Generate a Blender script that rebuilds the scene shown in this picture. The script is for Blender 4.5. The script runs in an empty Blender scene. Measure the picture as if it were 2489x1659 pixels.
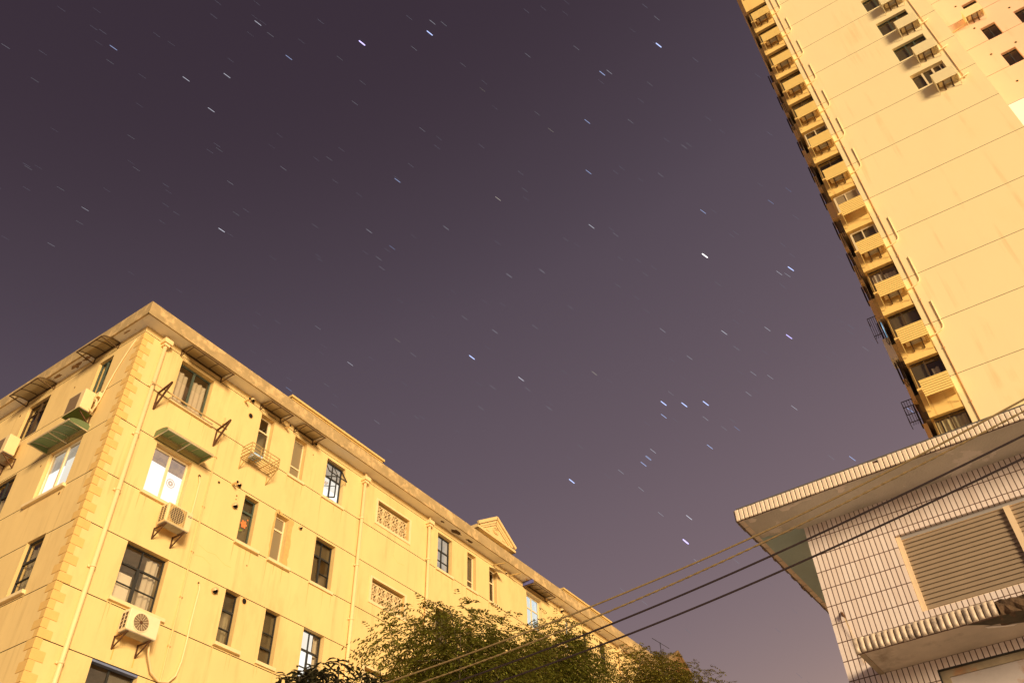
import bpy, bmesh, math, random
from mathutils import Vector, Matrix
R = math.radians
sc = bpy.context.scene
COL = sc.collection

# ------------------------------------------------------------------ camera, night sky, key light, exposure
cam_d = bpy.data.cameras.new('camera'); cam = bpy.data.objects.new('camera', cam_d); COL.objects.link(cam)
sc.camera = cam
cam_d.sensor_width = 36.0; cam_d.lens = 36.0 * 2117.9 / 2489.0
cam_d.clip_start = 0.1; cam_d.clip_end = 9000.0
_pitch, _yaw, _roll = R(43.1408), R(33.0878), R(-2.28921)
_f = Vector((math.cos(_pitch) * math.cos(_yaw), math.cos(_pitch) * math.sin(_yaw), math.sin(_pitch)))
_r0 = Vector((math.sin(_yaw), -math.cos(_yaw), 0.0)); _u0 = _r0.cross(_f)
_r = _r0 * math.cos(_roll) + _u0 * math.sin(_roll); _u = -_r0 * math.sin(_roll) + _u0 * math.cos(_roll)
cam.matrix_world = Matrix(((_r.x, _u.x, -_f.x, 0.0), (_r.y, _u.y, -_f.y, 0.0), (_r.z, _u.z, -_f.z, 1.6), (0, 0, 0, 1)))

world = bpy.data.worlds.new('World'); sc.world = world; world.use_nodes = True
nt = world.node_tree; nt.nodes.clear()
o_ = nt.nodes.new('ShaderNodeOutputWorld'); b_ = nt.nodes.new('ShaderNodeBackground')
tc = nt.nodes.new('ShaderNodeTexCoord'); sx = nt.nodes.new('ShaderNodeVectorMath'); sx.operation = 'DOT_PRODUCT'; sx.inputs[1].default_value = (-0.153, 0.235, 1.0); cr = nt.nodes.new('ShaderNodeValToRGB')
nt.links.new(tc.outputs['Generated'], sx.inputs[0]); nt.links.new(sx.outputs['Value'], cr.inputs[0])
nt.links.new(cr.outputs[0], b_.inputs[0]); nt.links.new(b_.outputs[0], o_.inputs[0]); b_.inputs[1].default_value = 1.0
# light-polluted night: dark plum overhead, warm city glow low down and stronger towards the right
E_ = 1.27
SKY = [(0.0, (1.2, 0.72, 0.37)), (0.10, (0.78, 0.50, 0.30)), (0.22, (0.36, 0.25, 0.225)), (0.33, (0.235, 0.171, 0.181)), (0.427, (0.184, 0.133, 0.156)), (0.55, (0.139, 0.103, 0.127)),
       (0.72, (0.090, 0.067, 0.090)), (0.82, (0.062, 0.044, 0.060)), (0.9, (0.046, 0.031, 0.045)), (1.0, (0.040, 0.027, 0.040))]
SKY = [(p, tuple(q / E_ for q in c)) for p, c in SKY]
el = cr.color_ramp.elements
cr.color_ramp.interpolation = 'B_SPLINE'
while len(el) > 1: el.remove(el[-1])
el[0].position = SKY[0][0]; el[0].color = (*SKY[0][1], 1)
for p, c in SKY[1:]:
    e = el.new(p); e.color = (*c, 1)

sun_d = bpy.data.lights.new('sun', 'SUN'); sun = bpy.data.objects.new('sun', sun_d); COL.objects.link(sun)
sun_d.energy = 3.9; sun_d.color = (1.0, 0.765, 0.455); sun_d.angle = R(16)
_s = Vector((-0.53, -0.83, 0.17)).normalized()
sun.rotation_euler = _s.to_track_quat('Z', 'Y').to_euler()
sun.location = (-20, -30, 40)
sc.view_settings.view_transform = 'Standard'; sc.view_settings.look = 'None'
sc.view_settings.exposure = 0.345; sc.view_settings.gamma = 1.0; sc.view_settings.use_curve_mapping = False
sc.cycles.max_bounces = 6; sc.cycles.transparent_max_bounces = 12
try: sc.cycles.sample_clamp_indirect = 4.0
except Exception: pass

# ------------------------------------------------------------------ materials
def NN(t, typ, **kw):
    n = t.nodes.new(typ)
    for k, v in kw.items(): setattr(n, k, v)
    return n
def mat(name, col, rough=0.7, metal=0.0, var=0.0, scale=3.0, stretch=1.0, stain=None, stain_amt=0.0, stain_scale=1.2, bump=0.0, bscale=40.0, spec=0.4, trans=0.0, stain_lo=0.52, stain_hi=0.7, streak=None, streak_amt=0.5, streak_w=5.0):
    """paint, plaster, metal: base colour, mottling, weather stains (object space), fine bump"""
    m = bpy.data.materials.new(name); m.use_nodes = True; t = m.node_tree
    bs = t.nodes['Principled BSDF']; bs.inputs['Roughness'].default_value = rough; bs.inputs['Metallic'].default_value = metal
    bs.inputs['Specular IOR Level'].default_value = spec
    if trans: bs.inputs['Transmission Weight'].default_value = trans
    tcn = NN(t, 'ShaderNodeTexCoord'); mp = NN(t, 'ShaderNodeMapping'); t.links.new(tcn.outputs['Object'], mp.inputs[0])
    mp.inputs['Scale'].default_value = (1, 1, 1.0 / stretch)
    out = None
    rgb = NN(t, 'ShaderNodeRGB'); rgb.outputs[0].default_value = (*col, 1); out = rgb.outputs[0]
    if var:
        nz = NN(t, 'ShaderNodeTexNoise'); nz.inputs['Scale'].default_value = scale; nz.inputs['Detail'].default_value = 6; nz.inputs['Roughness'].default_value = 0.62
        t.links.new(mp.outputs[0], nz.inputs['Vector'])
        rp = NN(t, 'ShaderNodeMapRange'); rp.inputs[1].default_value = 0.3; rp.inputs[2].default_value = 0.7
        rp.inputs[3].default_value = 1 - var; rp.inputs[4].default_value = 1 + var; t.links.new(nz.outputs[0], rp.inputs[0])
        mx = NN(t, 'ShaderNodeVectorMath', operation='SCALE'); t.links.new(out, mx.inputs[0]); t.links.new(rp.outputs[0], mx.inputs['Scale']); out = mx.outputs[0]
    if stain:
        nz = NN(t, 'ShaderNodeTexNoise'); nz.inputs['Scale'].default_value = stain_scale; nz.inputs['Detail'].default_value = 8; nz.inputs['Roughness'].default_value = 0.68
        t.links.new(mp.outputs[0], nz.inputs['Vector'])
        rp = NN(t, 'ShaderNodeMapRange'); rp.inputs[1].default_value = stain_lo; rp.inputs[2].default_value = stain_hi; rp.inputs[3].default_value = 0; rp.inputs[4].default_value = stain_amt
        t.links.new(nz.outputs[0], rp.inputs[0])
        mx = NN(t, 'ShaderNodeMix', data_type='RGBA'); t.links.new(rp.outputs[0], mx.inputs[0]); t.links.new(out, mx.inputs[6]); mx.inputs[7].default_value = (*stain, 1); out = mx.outputs[2]
    if streak:
        # thin vertical rain runs, broken up along their length
        m2 = NN(t, 'ShaderNodeMapping'); m2.inputs['Scale'].default_value = (streak_w, streak_w, streak_w * 0.045); t.links.new(tcn.outputs['Object'], m2.inputs[0])
        n1 = NN(t, 'ShaderNodeTexNoise'); n1.inputs['Scale'].default_value = 1.0; n1.inputs['Detail'].default_value = 5; n1.inputs['Roughness'].default_value = 0.6; t.links.new(m2.outputs[0], n1.inputs['Vector'])
        n2 = NN(t, 'ShaderNodeTexNoise'); n2.inputs['Scale'].default_value = 0.55; n2.inputs['Detail'].default_value = 4; t.links.new(tcn.outputs['Object'], n2.inputs['Vector'])
        r1 = NN(t, 'ShaderNodeMapRange'); r1.inputs[1].default_value = 0.54; r1.inputs[2].default_value = 0.68; r1.inputs[4].default_value = streak_amt; t.links.new(n1.outputs[0], r1.inputs[0])
        r2 = NN(t, 'ShaderNodeMapRange'); r2.inputs[1].default_value = 0.42; r2.inputs[2].default_value = 0.62; t.links.new(n2.outputs[0], r2.inputs[0])
        mu = NN(t, 'ShaderNodeMath', operation='MULTIPLY'); t.links.new(r1.outputs[0], mu.inputs[0]); t.links.new(r2.outputs[0], mu.inputs[1])
        mx = NN(t, 'ShaderNodeMix', data_type='RGBA'); t.links.new(mu.outputs[0], mx.inputs[0]); t.links.new(out, mx.inputs[6]); mx.inputs[7].default_value = (*streak, 1); out = mx.outputs[2]
    t.links.new(out, bs.inputs['Base Color'])
    if bump:
        nz = NN(t, 'ShaderNodeTexNoise'); nz.inputs['Scale'].default_value = bscale; nz.inputs['Detail'].default_value = 5
        t.links.new(tcn.outputs['Object'], nz.inputs['Vector'])
        bp = NN(t, 'ShaderNodeBump'); bp.inputs['Strength'].default_value = bump; bp.inputs['Distance'].default_value = 0.02
        t.links.new(nz.outputs[0], bp.inputs['Height']); t.links.new(bp.outputs[0], bs.inputs['Normal'])
    return m
def glass(name, tint, refl=0.14, rough=0.03):
    m = bpy.data.materials.new(name); m.use_nodes = True; t = m.node_tree; t.nodes.clear()
    o = NN(t, 'ShaderNodeOutputMaterial'); tr = NN(t, 'ShaderNodeBsdfTransparent'); tr.inputs[0].default_value = (*tint, 1)
    gl = NN(t, 'ShaderNodeBsdfGlossy'); gl.inputs['Roughness'].default_value = rough; gl.inputs[0].default_value = (0.9, 0.9, 0.9, 1)
    mx = NN(t, 'ShaderNodeMixShader'); lw = NN(t, 'ShaderNodeLayerWeight'); lw.inputs[0].default_value = 0.25
    rp = NN(t, 'ShaderNodeMapRange'); rp.inputs[3].default_value = refl * 0.5; rp.inputs[4].default_value = min(1, refl * 4)
    t.links.new(lw.outputs['Facing'], rp.inputs[0]); t.links.new(rp.outputs[0], mx.inputs[0])
    t.links.new(tr.outputs[0], mx.inputs[1]); t.links.new(gl.outputs[0], mx.inputs[2]); t.links.new(mx.outputs[0], o.inputs[0])
    return m
def emit(name, col, strength, var=0.0, scale=2.0, col2=None):
    strength /= E_
    m = bpy.data.materials.new(name); m.use_nodes = True; t = m.node_tree; t.nodes.clear()
    o = NN(t, 'ShaderNodeOutputMaterial'); e = NN(t, 'ShaderNodeEmission'); e.inputs[0].default_value = (*col, 1); e.inputs[1].default_value = strength
    if var:
        tcn = NN(t, 'ShaderNodeTexCoord'); nz = NN(t, 'ShaderNodeTexNoise'); nz.inputs['Scale'].default_value = scale; nz.inputs['Detail'].default_value = 5
        t.links.new(tcn.outputs['Object'], nz.inputs['Vector'])
        rp = NN(t, 'ShaderNodeMapRange'); rp.inputs[1].default_value = 0.4; rp.inputs[2].default_value = 0.62; rp.inputs[4].default_value = var; t.links.new(nz.outputs[0], rp.inputs[0])
        mx = NN(t, 'ShaderNodeMix', data_type='RGBA'); mx.inputs[6].default_value = (*col, 1); mx.inputs[7].default_value = (*(col2 or col), 1)
        t.links.new(rp.outputs[0], mx.inputs[0]); t.links.new(mx.outputs[2], e.inputs[0])
    t.links.new(e.outputs[0], o.inputs[0])
    return m
def translucent(name, col, t_amt=0.5, rough=0.4, alpha=0.0, var=0.0):
    m = bpy.data.materials.new(name); m.use_nodes = True; t = m.node_tree; t.nodes.clear()
    o = NN(t, 'ShaderNodeOutputMaterial'); d = NN(t, 'ShaderNodeBsdfPrincipled'); d.inputs['Base Color'].default_value = (*col, 1); d.inputs['Roughness'].default_value = rough
    tl = NN(t, 'ShaderNodeBsdfTranslucent'); tl.inputs[0].default_value = (*col, 1); mx = NN(t, 'ShaderNodeMixShader'); mx.inputs[0].default_value = t_amt
    t.links.new(d.outputs[0], mx.inputs[1]); t.links.new(tl.outputs[0], mx.inputs[2]); last = mx.outputs[0]
    if var:
        oi = NN(t, 'ShaderNodeNewGeometry'); rp = NN(t, 'ShaderNodeMapRange'); rp.inputs[3].default_value = 1 - var; rp.inputs[4].default_value = 1 + var
        t.links.new(oi.outputs['Random Per Island'], rp.inputs[0])
        hs = NN(t, 'ShaderNodeHueSaturation'); hs.inputs['Color'].default_value = (*col, 1); t.links.new(rp.outputs[0], hs.inputs['Value'])
        r2 = NN(t, 'ShaderNodeMapRange'); r2.inputs[3].default_value = 0.46; r2.inputs[4].default_value = 0.53; t.links.new(oi.outputs['Random Per Island'], r2.inputs[0]); t.links.new(r2.outputs[0], hs.inputs['Hue'])
        t.links.new(hs.outputs[0], d.inputs['Base Color']); t.links.new(hs.outputs[0], tl.inputs[0])
    if alpha:
        tr = NN(t, 'ShaderNodeBsdfTransparent'); tr.inputs[0].default_value = (*[min(1, c * 2.0) for c in col], 1); m2 = NN(t, 'ShaderNodeMixShader'); m2.inputs[0].default_value = alpha
        t.links.new(last, m2.inputs[1]); t.links.new(tr.outputs[0], m2.inputs[2]); last = m2.outputs[0]
    t.links.new(last, o.inputs[0])
    return m
def tilemat(name, tile, tile2, grout, w, h, u0, z0, dirt=0.25, mortar=0.0042):
    """stack-bonded glazed tiles: UV is metres along the wall and metres up"""
    m = bpy.data.materials.new(name); m.use_nodes = True; t = m.node_tree; bs = t.nodes['Principled BSDF']
    uv = NN(t, 'ShaderNodeUVMap'); mp = NN(t, 'ShaderNodeMapping'); mp.inputs['Location'].default_value = (-u0, -z0, 0); t.links.new(uv.outputs[0], mp.inputs[0])
    bk = NN(t, 'ShaderNodeTexBrick'); bk.offset = 0.0; bk.squash = 1.0; bk.inputs['Scale'].default_value = 1.0
    bk.inputs['Brick Width'].default_value = w; bk.inputs['Row Height'].default_value = h; bk.inputs['Mortar Size'].default_value = mortar; bk.inputs['Mortar Smooth'].default_value = 0.15
    bk.inputs['Color1'].default_value = (*tile, 1); bk.inputs['Color2'].default_value = (*tile2, 1); bk.inputs['Mortar'].default_value = (*grout, 1)
    t.links.new(mp.outputs[0], bk.inputs['Vector'])
    nz = NN(t, 'ShaderNodeTexNoise'); nz.inputs['Scale'].default_value = 2.2; nz.inputs['Detail'].default_value = 7; nz.inputs['Roughness'].default_value = 0.7; t.links.new(mp.outputs[0], nz.inputs['Vector'])
    rp = NN(t, 'ShaderNodeMapRange'); rp.inputs[1].default_value = 0.5; rp.inputs[2].default_value = 0.75; rp.inputs[4].default_value = dirt; t.links.new(nz.outputs[0], rp.inputs[0])
    mx = NN(t, 'ShaderNodeMix', data_type='RGBA'); t.links.new(rp.outputs[0], mx.inputs[0]); t.links.new(bk.outputs['Color'], mx.inputs[6]); mx.inputs[7].default_value = (0.42, 0.33, 0.2, 1)
    t.links.new(mx.outputs[2], bs.inputs['Base Color'])
    rr = NN(t, 'ShaderNodeMapRange'); rr.inputs[3].default_value = 0.3; rr.inputs[4].default_value = 0.9; t.links.new(bk.outputs['Fac'], rr.inputs[0]); t.links.new(rr.outputs[0], bs.inputs['Roughness'])
    bp = NN(t, 'ShaderNodeBump'); bp.invert = True; bp.inputs['Strength'].default_value = 0.6; bp.inputs['Distance'].default_value = 0.004
    t.links.new(bk.outputs['Fac'], bp.inputs['Height']); t.links.new(bp.outputs[0], bs.inputs['Normal'])
    return m

M = {}
M['wall'] = mat('cream_yellow_paint', (0.81, 0.60, 0.275), 0.8, streak=(0.52, 0.35, 0.14), streak_amt=0.55, streak_w=4.0, var=0.05, scale=1.1, stretch=3.0, stain=(0.66, 0.45, 0.19), stain_amt=0.6, stain_scale=0.8, bump=0.25, bscale=55)
M['joint'] = mat('dark_wall_joint', (0.09, 0.055, 0.03), 0.9)
M['quoin'] = mat('ochre_quoin_paint', (0.75, 0.49, 0.17), 0.8, var=0.05, scale=4, stain=(0.55, 0.38, 0.15), stain_amt=0.3, bump=0.25)
M['reveal'] = mat('cream_reveal_paint', (0.76, 0.545, 0.24), 0.8, var=0.05, scale=4)
M['fascia'] = mat('weathered_concrete_fascia', (0.43, 0.31, 0.155), 0.88, var=0.16, scale=2.4, stain=(0.68, 0.48, 0.24), stain_amt=0.9, stain_scale=2.6, bump=0.5, bscale=30, stain_lo=0.5, stain_hi=0.62)
M['soffit'] = mat('peeling_soffit_paint', (0.92, 0.88, 0.82), 0.85, var=0.08, scale=1.0, stain=(0.30, 0.20, 0.12), stain_amt=0.85, stain_scale=0.8, bump=0.5, stain_lo=0.63, stain_hi=0.655)
M['parapet'] = mat('yellow_parapet_paint', (0.72, 0.50, 0.19), 0.85, var=0.08, scale=2)
M['stucco'] = mat('cream_stucco', (0.76, 0.56, 0.27), 0.85, var=0.06, scale=3)
M['roof'] = mat('roof_felt', (0.12, 0.11, 0.10), 0.9)
M['pipe'] = mat('cream_pipe_plastic', (0.86, 0.66, 0.36), 0.5, var=0.03, scale=2)
M['cable'] = mat('painted_cable', (0.78, 0.56, 0.26), 0.6)
M['patch'] = mat('bare_orange_render', (0.68, 0.42, 0.15), 0.9, var=0.12, scale=8, bump=0.6, bscale=30)
M['skimdk'] = mat('dark_bared_skim', (0.34, 0.22, 0.12), 0.95, var=0.5, scale=14, bump=0.8, bscale=30)
M['sill'] = mat('cream_sill_paint', (0.84, 0.66, 0.38), 0.75, var=0.06, scale=5)
M['fr_green'] = mat('dark_green_frame_paint', (0.07, 0.095, 0.075), 0.5)
M['fr_steel'] = mat('dark_steel_casement', (0.035, 0.035, 0.035), 0.5, metal=0.2)
M['fr_white'] = mat('white_frame_paint', (0.80, 0.66, 0.42), 0.5, var=0.05)
M['fr_blue'] = mat('blue_painted_lintel', (0.16, 0.20, 0.36), 0.6, var=0.15)
M['fr_brown'] = mat('brown_aluminium', (0.10, 0.06, 0.03), 0.45, metal=0.3)
M['glass'] = glass('clear_window_glass', (0.86, 0.85, 0.80), 0.10)
M['dirty'] = translucent('dusty_window_film', (0.30, 0.24, 0.15), 0.35, 0.35, alpha=0.35)
M['frost'] = translucent('frosted_brown_glass', (0.42, 0.33, 0.20), 0.4, 0.35)
M['room'] = mat('brown_room_wall', (0.52, 0.41, 0.28), 0.9, var=0.3, scale=1.3)
M['roomd'] = mat('dark_room_wall', (0.22, 0.165, 0.11), 0.9, var=0.3, scale=1.3)
M['curtain'] = translucent('pale_pink_curtain', (0.86, 0.74, 0.58), 0.35, 0.8)
M['lace'] = translucent('thin_lace_curtain', (0.62, 0.52, 0.36), 0.4, 0.8, alpha=0.35)
M['paper'] = mat('yellowed_paper', (0.85, 0.74, 0.60), 0.9, var=0.06, scale=6)
M['lit'] = emit('lit_room_glow', (1.0, 0.97, 0.90), 1.25, var=0.5, scale=2.0, col2=(1.0, 0.88, 0.74))
M['litw'] = emit('bright_room_glow', (1.0, 0.98, 0.94), 1.6)
M['litup'] = emit('lit_pink_blind', (0.86, 0.58, 0.42), 0.75, var=0.9, scale=5, col2=(0.55, 0.40, 0.36))
M['litdim'] = emit('dim_room_glow', (0.95, 0.82, 0.66), 0.72, var=0.6, scale=2.5, col2=(0.55, 0.45, 0.36))
M['litcool'] = emit('cool_room_glow', (0.72, 0.88, 1.0), 1.2, var=0.6, scale=2.5, col2=(0.9, 0.86, 0.7))
M['sticker_red'] = emit('red_backlit_paper_cut', (0.85, 0.24, 0.12), 0.9)
M['sticker_pink'] = emit('pink_backlit_paper_cut', (0.95, 0.70, 0.52), 0.95)
M['orange'] = mat('orange_petal_paint', (0.80, 0.22, 0.07), 0.6)
M['leafp'] = mat('green_leaf_paint', (0.18, 0.22, 0.05), 0.6)
M['ac'] = mat('cream_ac_casing', (0.82, 0.64, 0.36), 0.55, var=0.04, scale=4)
M['acw'] = mat('pale_ac_casing', (0.88, 0.72, 0.48), 0.55, var=0.04, scale=4)
M['acdark'] = mat('dark_ac_inside', (0.10, 0.065, 0.04), 0.7)
M['acmid'] = mat('brown_fan_blade', (0.22, 0.15, 0.09), 0.6)
M['acbase'] = mat('grey_ac_base', (0.42, 0.38, 0.33), 0.6, var=0.2, scale=6)
M['rust'] = mat('rusty_bracket_steel', (0.11, 0.05, 0.022), 0.85, var=0.4, scale=9)
M['rust2'] = mat('ochre_bracket_paint', (0.50, 0.34, 0.13), 0.7, var=0.3, scale=8)
M['ruststreak'] = mat('orange_rust_streak', (0.72, 0.46, 0.13), 0.85, var=0.1)
M['drip'] = mat('brown_drip_stain', (0.66, 0.46, 0.19), 0.85, var=0.1)
M['dark'] = mat('black_hole', (0.012, 0.008, 0.006), 0.95)
M['chrome'] = mat('vent_steel', (0.62, 0.46, 0.24), 0.45, metal=0.1, var=0.15, scale=12)
M['brownpc'] = translucent('brown_polycarbonate', (0.50, 0.39, 0.22), 0.30, 0.4)
M['greenpc'] = translucent('green_corrugated_plastic', (0.20, 0.27, 0.13), 0.35, 0.35)
M['fr_dk'] = mat('dark_awning_frame', (0.13, 0.075, 0.035), 0.6, metal=0.2)
M['fr_al'] = mat('pale_awning_frame', (0.72, 0.60, 0.40), 0.4, metal=0.3)
M['bluecloth'] = mat('blue_awning_end', (0.12, 0.14, 0.45), 0.6)
M['bluebag'] = mat('blue_white_bag', (0.45, 0.62, 0.85), 0.5)
M['rail'] = mat('ochre_rack_paint', (0.52, 0.37, 0.16), 0.6, metal=0.2, var=0.2)
M['pole'] = mat('bamboo_pole', (0.60, 0.42, 0.20), 0.6, var=0.2, scale=6)
# tower
M['tower'] = mat('tower_cream_render', (0.95, 0.79, 0.47), 0.85, streak=(0.74, 0.50, 0.22), streak_amt=0.5, streak_w=1.6, var=0.025, scale=0.35, stretch=2.0, stain=(0.90, 0.70, 0.38), stain_amt=0.35, stain_scale=0.35, bump=0.15, bscale=25)
M['wing'] = mat('tower_pink_render', (0.92, 0.62, 0.43), 0.85, streak=(0.72, 0.45, 0.28), streak_amt=0.5, streak_w=1.6, var=0.03, scale=0.4)
M['white'] = mat('white_render', (0.98, 0.96, 0.93), 0.8, var=0.02)
M['tjoint'] = mat('tower_dark_joint', (0.24, 0.17, 0.08), 0.9)
M['spandrel'] = mat('ochre_spandrel_paint', (0.96, 0.66, 0.23), 0.8, streak=(0.5, 0.28, 0.08), streak_amt=0.6, streak_w=5, var=0.05, scale=1.0, stretch=3.0, stain=(0.70, 0.45, 0.14), stain_amt=0.4, stain_scale=2.0)
M['louvre'] = mat('ochre_louvre_paint', (1.0, 0.74, 0.27), 0.6, var=0.03)
M['louvrep'] = mat('cream_louvre_paint', (1.0, 0.88, 0.55), 0.6, var=0.03)
M['balc'] = mat('tan_balcony_paint', (0.93, 0.66, 0.34), 0.85, var=0.06)
M['cage'] = mat('dark_security_bar', (0.05, 0.035, 0.03), 0.6, metal=0.3)
M['tpipe'] = mat('tower_pipe_plastic', (0.98, 0.80, 0.46), 0.5)
M['tcond'] = mat('reddish_conduit', (0.72, 0.42, 0.22), 0.6)
M['tcurt'] = translucent('beige_curtain', (0.90, 0.76, 0.58), 0.35, 0.8)
M['tcurty'] = translucent('cream_curtain', (0.95, 0.84, 0.52), 0.35, 0.8)
M['coolglow'] = emit('blue_window_glow', (0.45, 0.72, 0.95), 0.9, var=0.8, scale=2.0, col2=(0.1, 0.2, 0.3))
# shop
M['tile'] = tilemat('pink_white_wall_tile', (0.90, 0.80, 0.78), (0.82, 0.70, 0.66), (0.12, 0.06, 0.045), 0.0585, 0.218, 2.309, 6.847, dirt=0.22, mortar=0.0056)
M['tiletrim'] = mat('glazed_edge_tile', (0.88, 0.74, 0.60), 0.28, var=0.06, scale=14, stain=(0.25, 0.15, 0.08), stain_amt=0.6, stain_scale=9, stain_lo=0.66, stain_hi=0.74)
M['tilecap'] = mat('sooty_bullnose_tile', (0.66, 0.55, 0.44), 0.35, var=0.2, scale=10, stain=(0.10, 0.06, 0.05), stain_amt=0.9, stain_scale=7.0, stain_lo=0.5, stain_hi=0.68)
M['grout'] = mat('dark_grout', (0.14, 0.08, 0.06), 0.9)
M['plaster'] = mat('flaking_grey_plaster', (0.66, 0.62, 0.56), 0.88, var=0.12, scale=1.6, stain=(0.86, 0.80, 0.76), stain_amt=0.9, stain_scale=1.7, bump=0.4, stain_lo=0.60, stain_hi=0.615)
M['teallight'] = mat('soffit_painted_lamplight', (0.46, 0.60, 0.62), 0.85, var=0.12, scale=1.5, stain=(0.62, 0.74, 0.76), stain_amt=0.6, stain_scale=2.5)  # cool lamp light on the side soffit, put into the colour
M['paleflake'] = mat('pale_flaked_skim', (0.90, 0.82, 0.76), 0.9, var=0.08, scale=9)
M['mould'] = mat('black_mould_stain', (0.07, 0.055, 0.035), 0.95, var=0.5, scale=6)
M['plaster2'] = mat('stained_canopy_plaster', (0.58, 0.49, 0.40), 0.88, var=0.14, scale=2.0, stain=(0.20, 0.15, 0.10), stain_amt=0.75, stain_scale=1.1, bump=0.3, stain_lo=0.58, stain_hi=0.72)
M['plasterdk'] = mat('grimy_edge_plaster', (0.20, 0.16, 0.14), 0.9, var=0.4, scale=12)
M['concrete'] = mat('broken_brown_concrete', (0.10, 0.06, 0.035), 0.95, var=0.5, scale=9, bump=1.0, bscale=25)
M['slat'] = mat('tan_metal_slat', (0.37, 0.285, 0.205), 0.5, metal=0.1, var=0.06, scale=5)
M['slatfr'] = mat('cream_louvre_frame', (0.80, 0.62, 0.42), 0.55, var=0.05)
M['silver'] = mat('dull_aluminium', (0.50, 0.47, 0.45), 0.4, metal=0.4)
M['panel'] = mat('scuffed_grey_panel', (0.50, 0.45, 0.45), 0.5, var=0.12, scale=3, stain=(0.36, 0.16, 0.07), stain_amt=0.8, stain_scale=2.2, stain_lo=0.58, stain_hi=0.68)
M['panelfr'] = mat('rusting_panel_frame', (0.36, 0.29, 0.20), 0.7, var=0.25, scale=5, stain=(0.42, 0.17, 0.06), stain_amt=0.9, stain_scale=4)
M['wire_y'] = mat('twisted_tan_cable', (0.27, 0.19, 0.09), 0.75, var=0.25, scale=40)
M['wire_k'] = mat('black_cable_sheath', (0.035, 0.022, 0.025), 0.55)
M['ground'] = mat('pale_concrete_paving', (0.55, 0.51, 0.45), 0.9, var=0.12, scale=0.5)
M['leaf'] = translucent('dark_green_leaflet', (0.19, 0.185, 0.032), 0.4, 0.4, var=0.6)
M['leaf2'] = translucent('brown_green_leaf', (0.05, 0.045, 0.022), 0.2, 0.4, var=0.4)
M['leaf3'] = translucent('olive_leaflet', (0.20, 0.175, 0.028), 0.35, 0.5, var=0.4)
M['bark'] = mat('grey_brown_bark', (0.12, 0.09, 0.06), 0.95, var=0.3, scale=8, bump=0.8)

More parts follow.
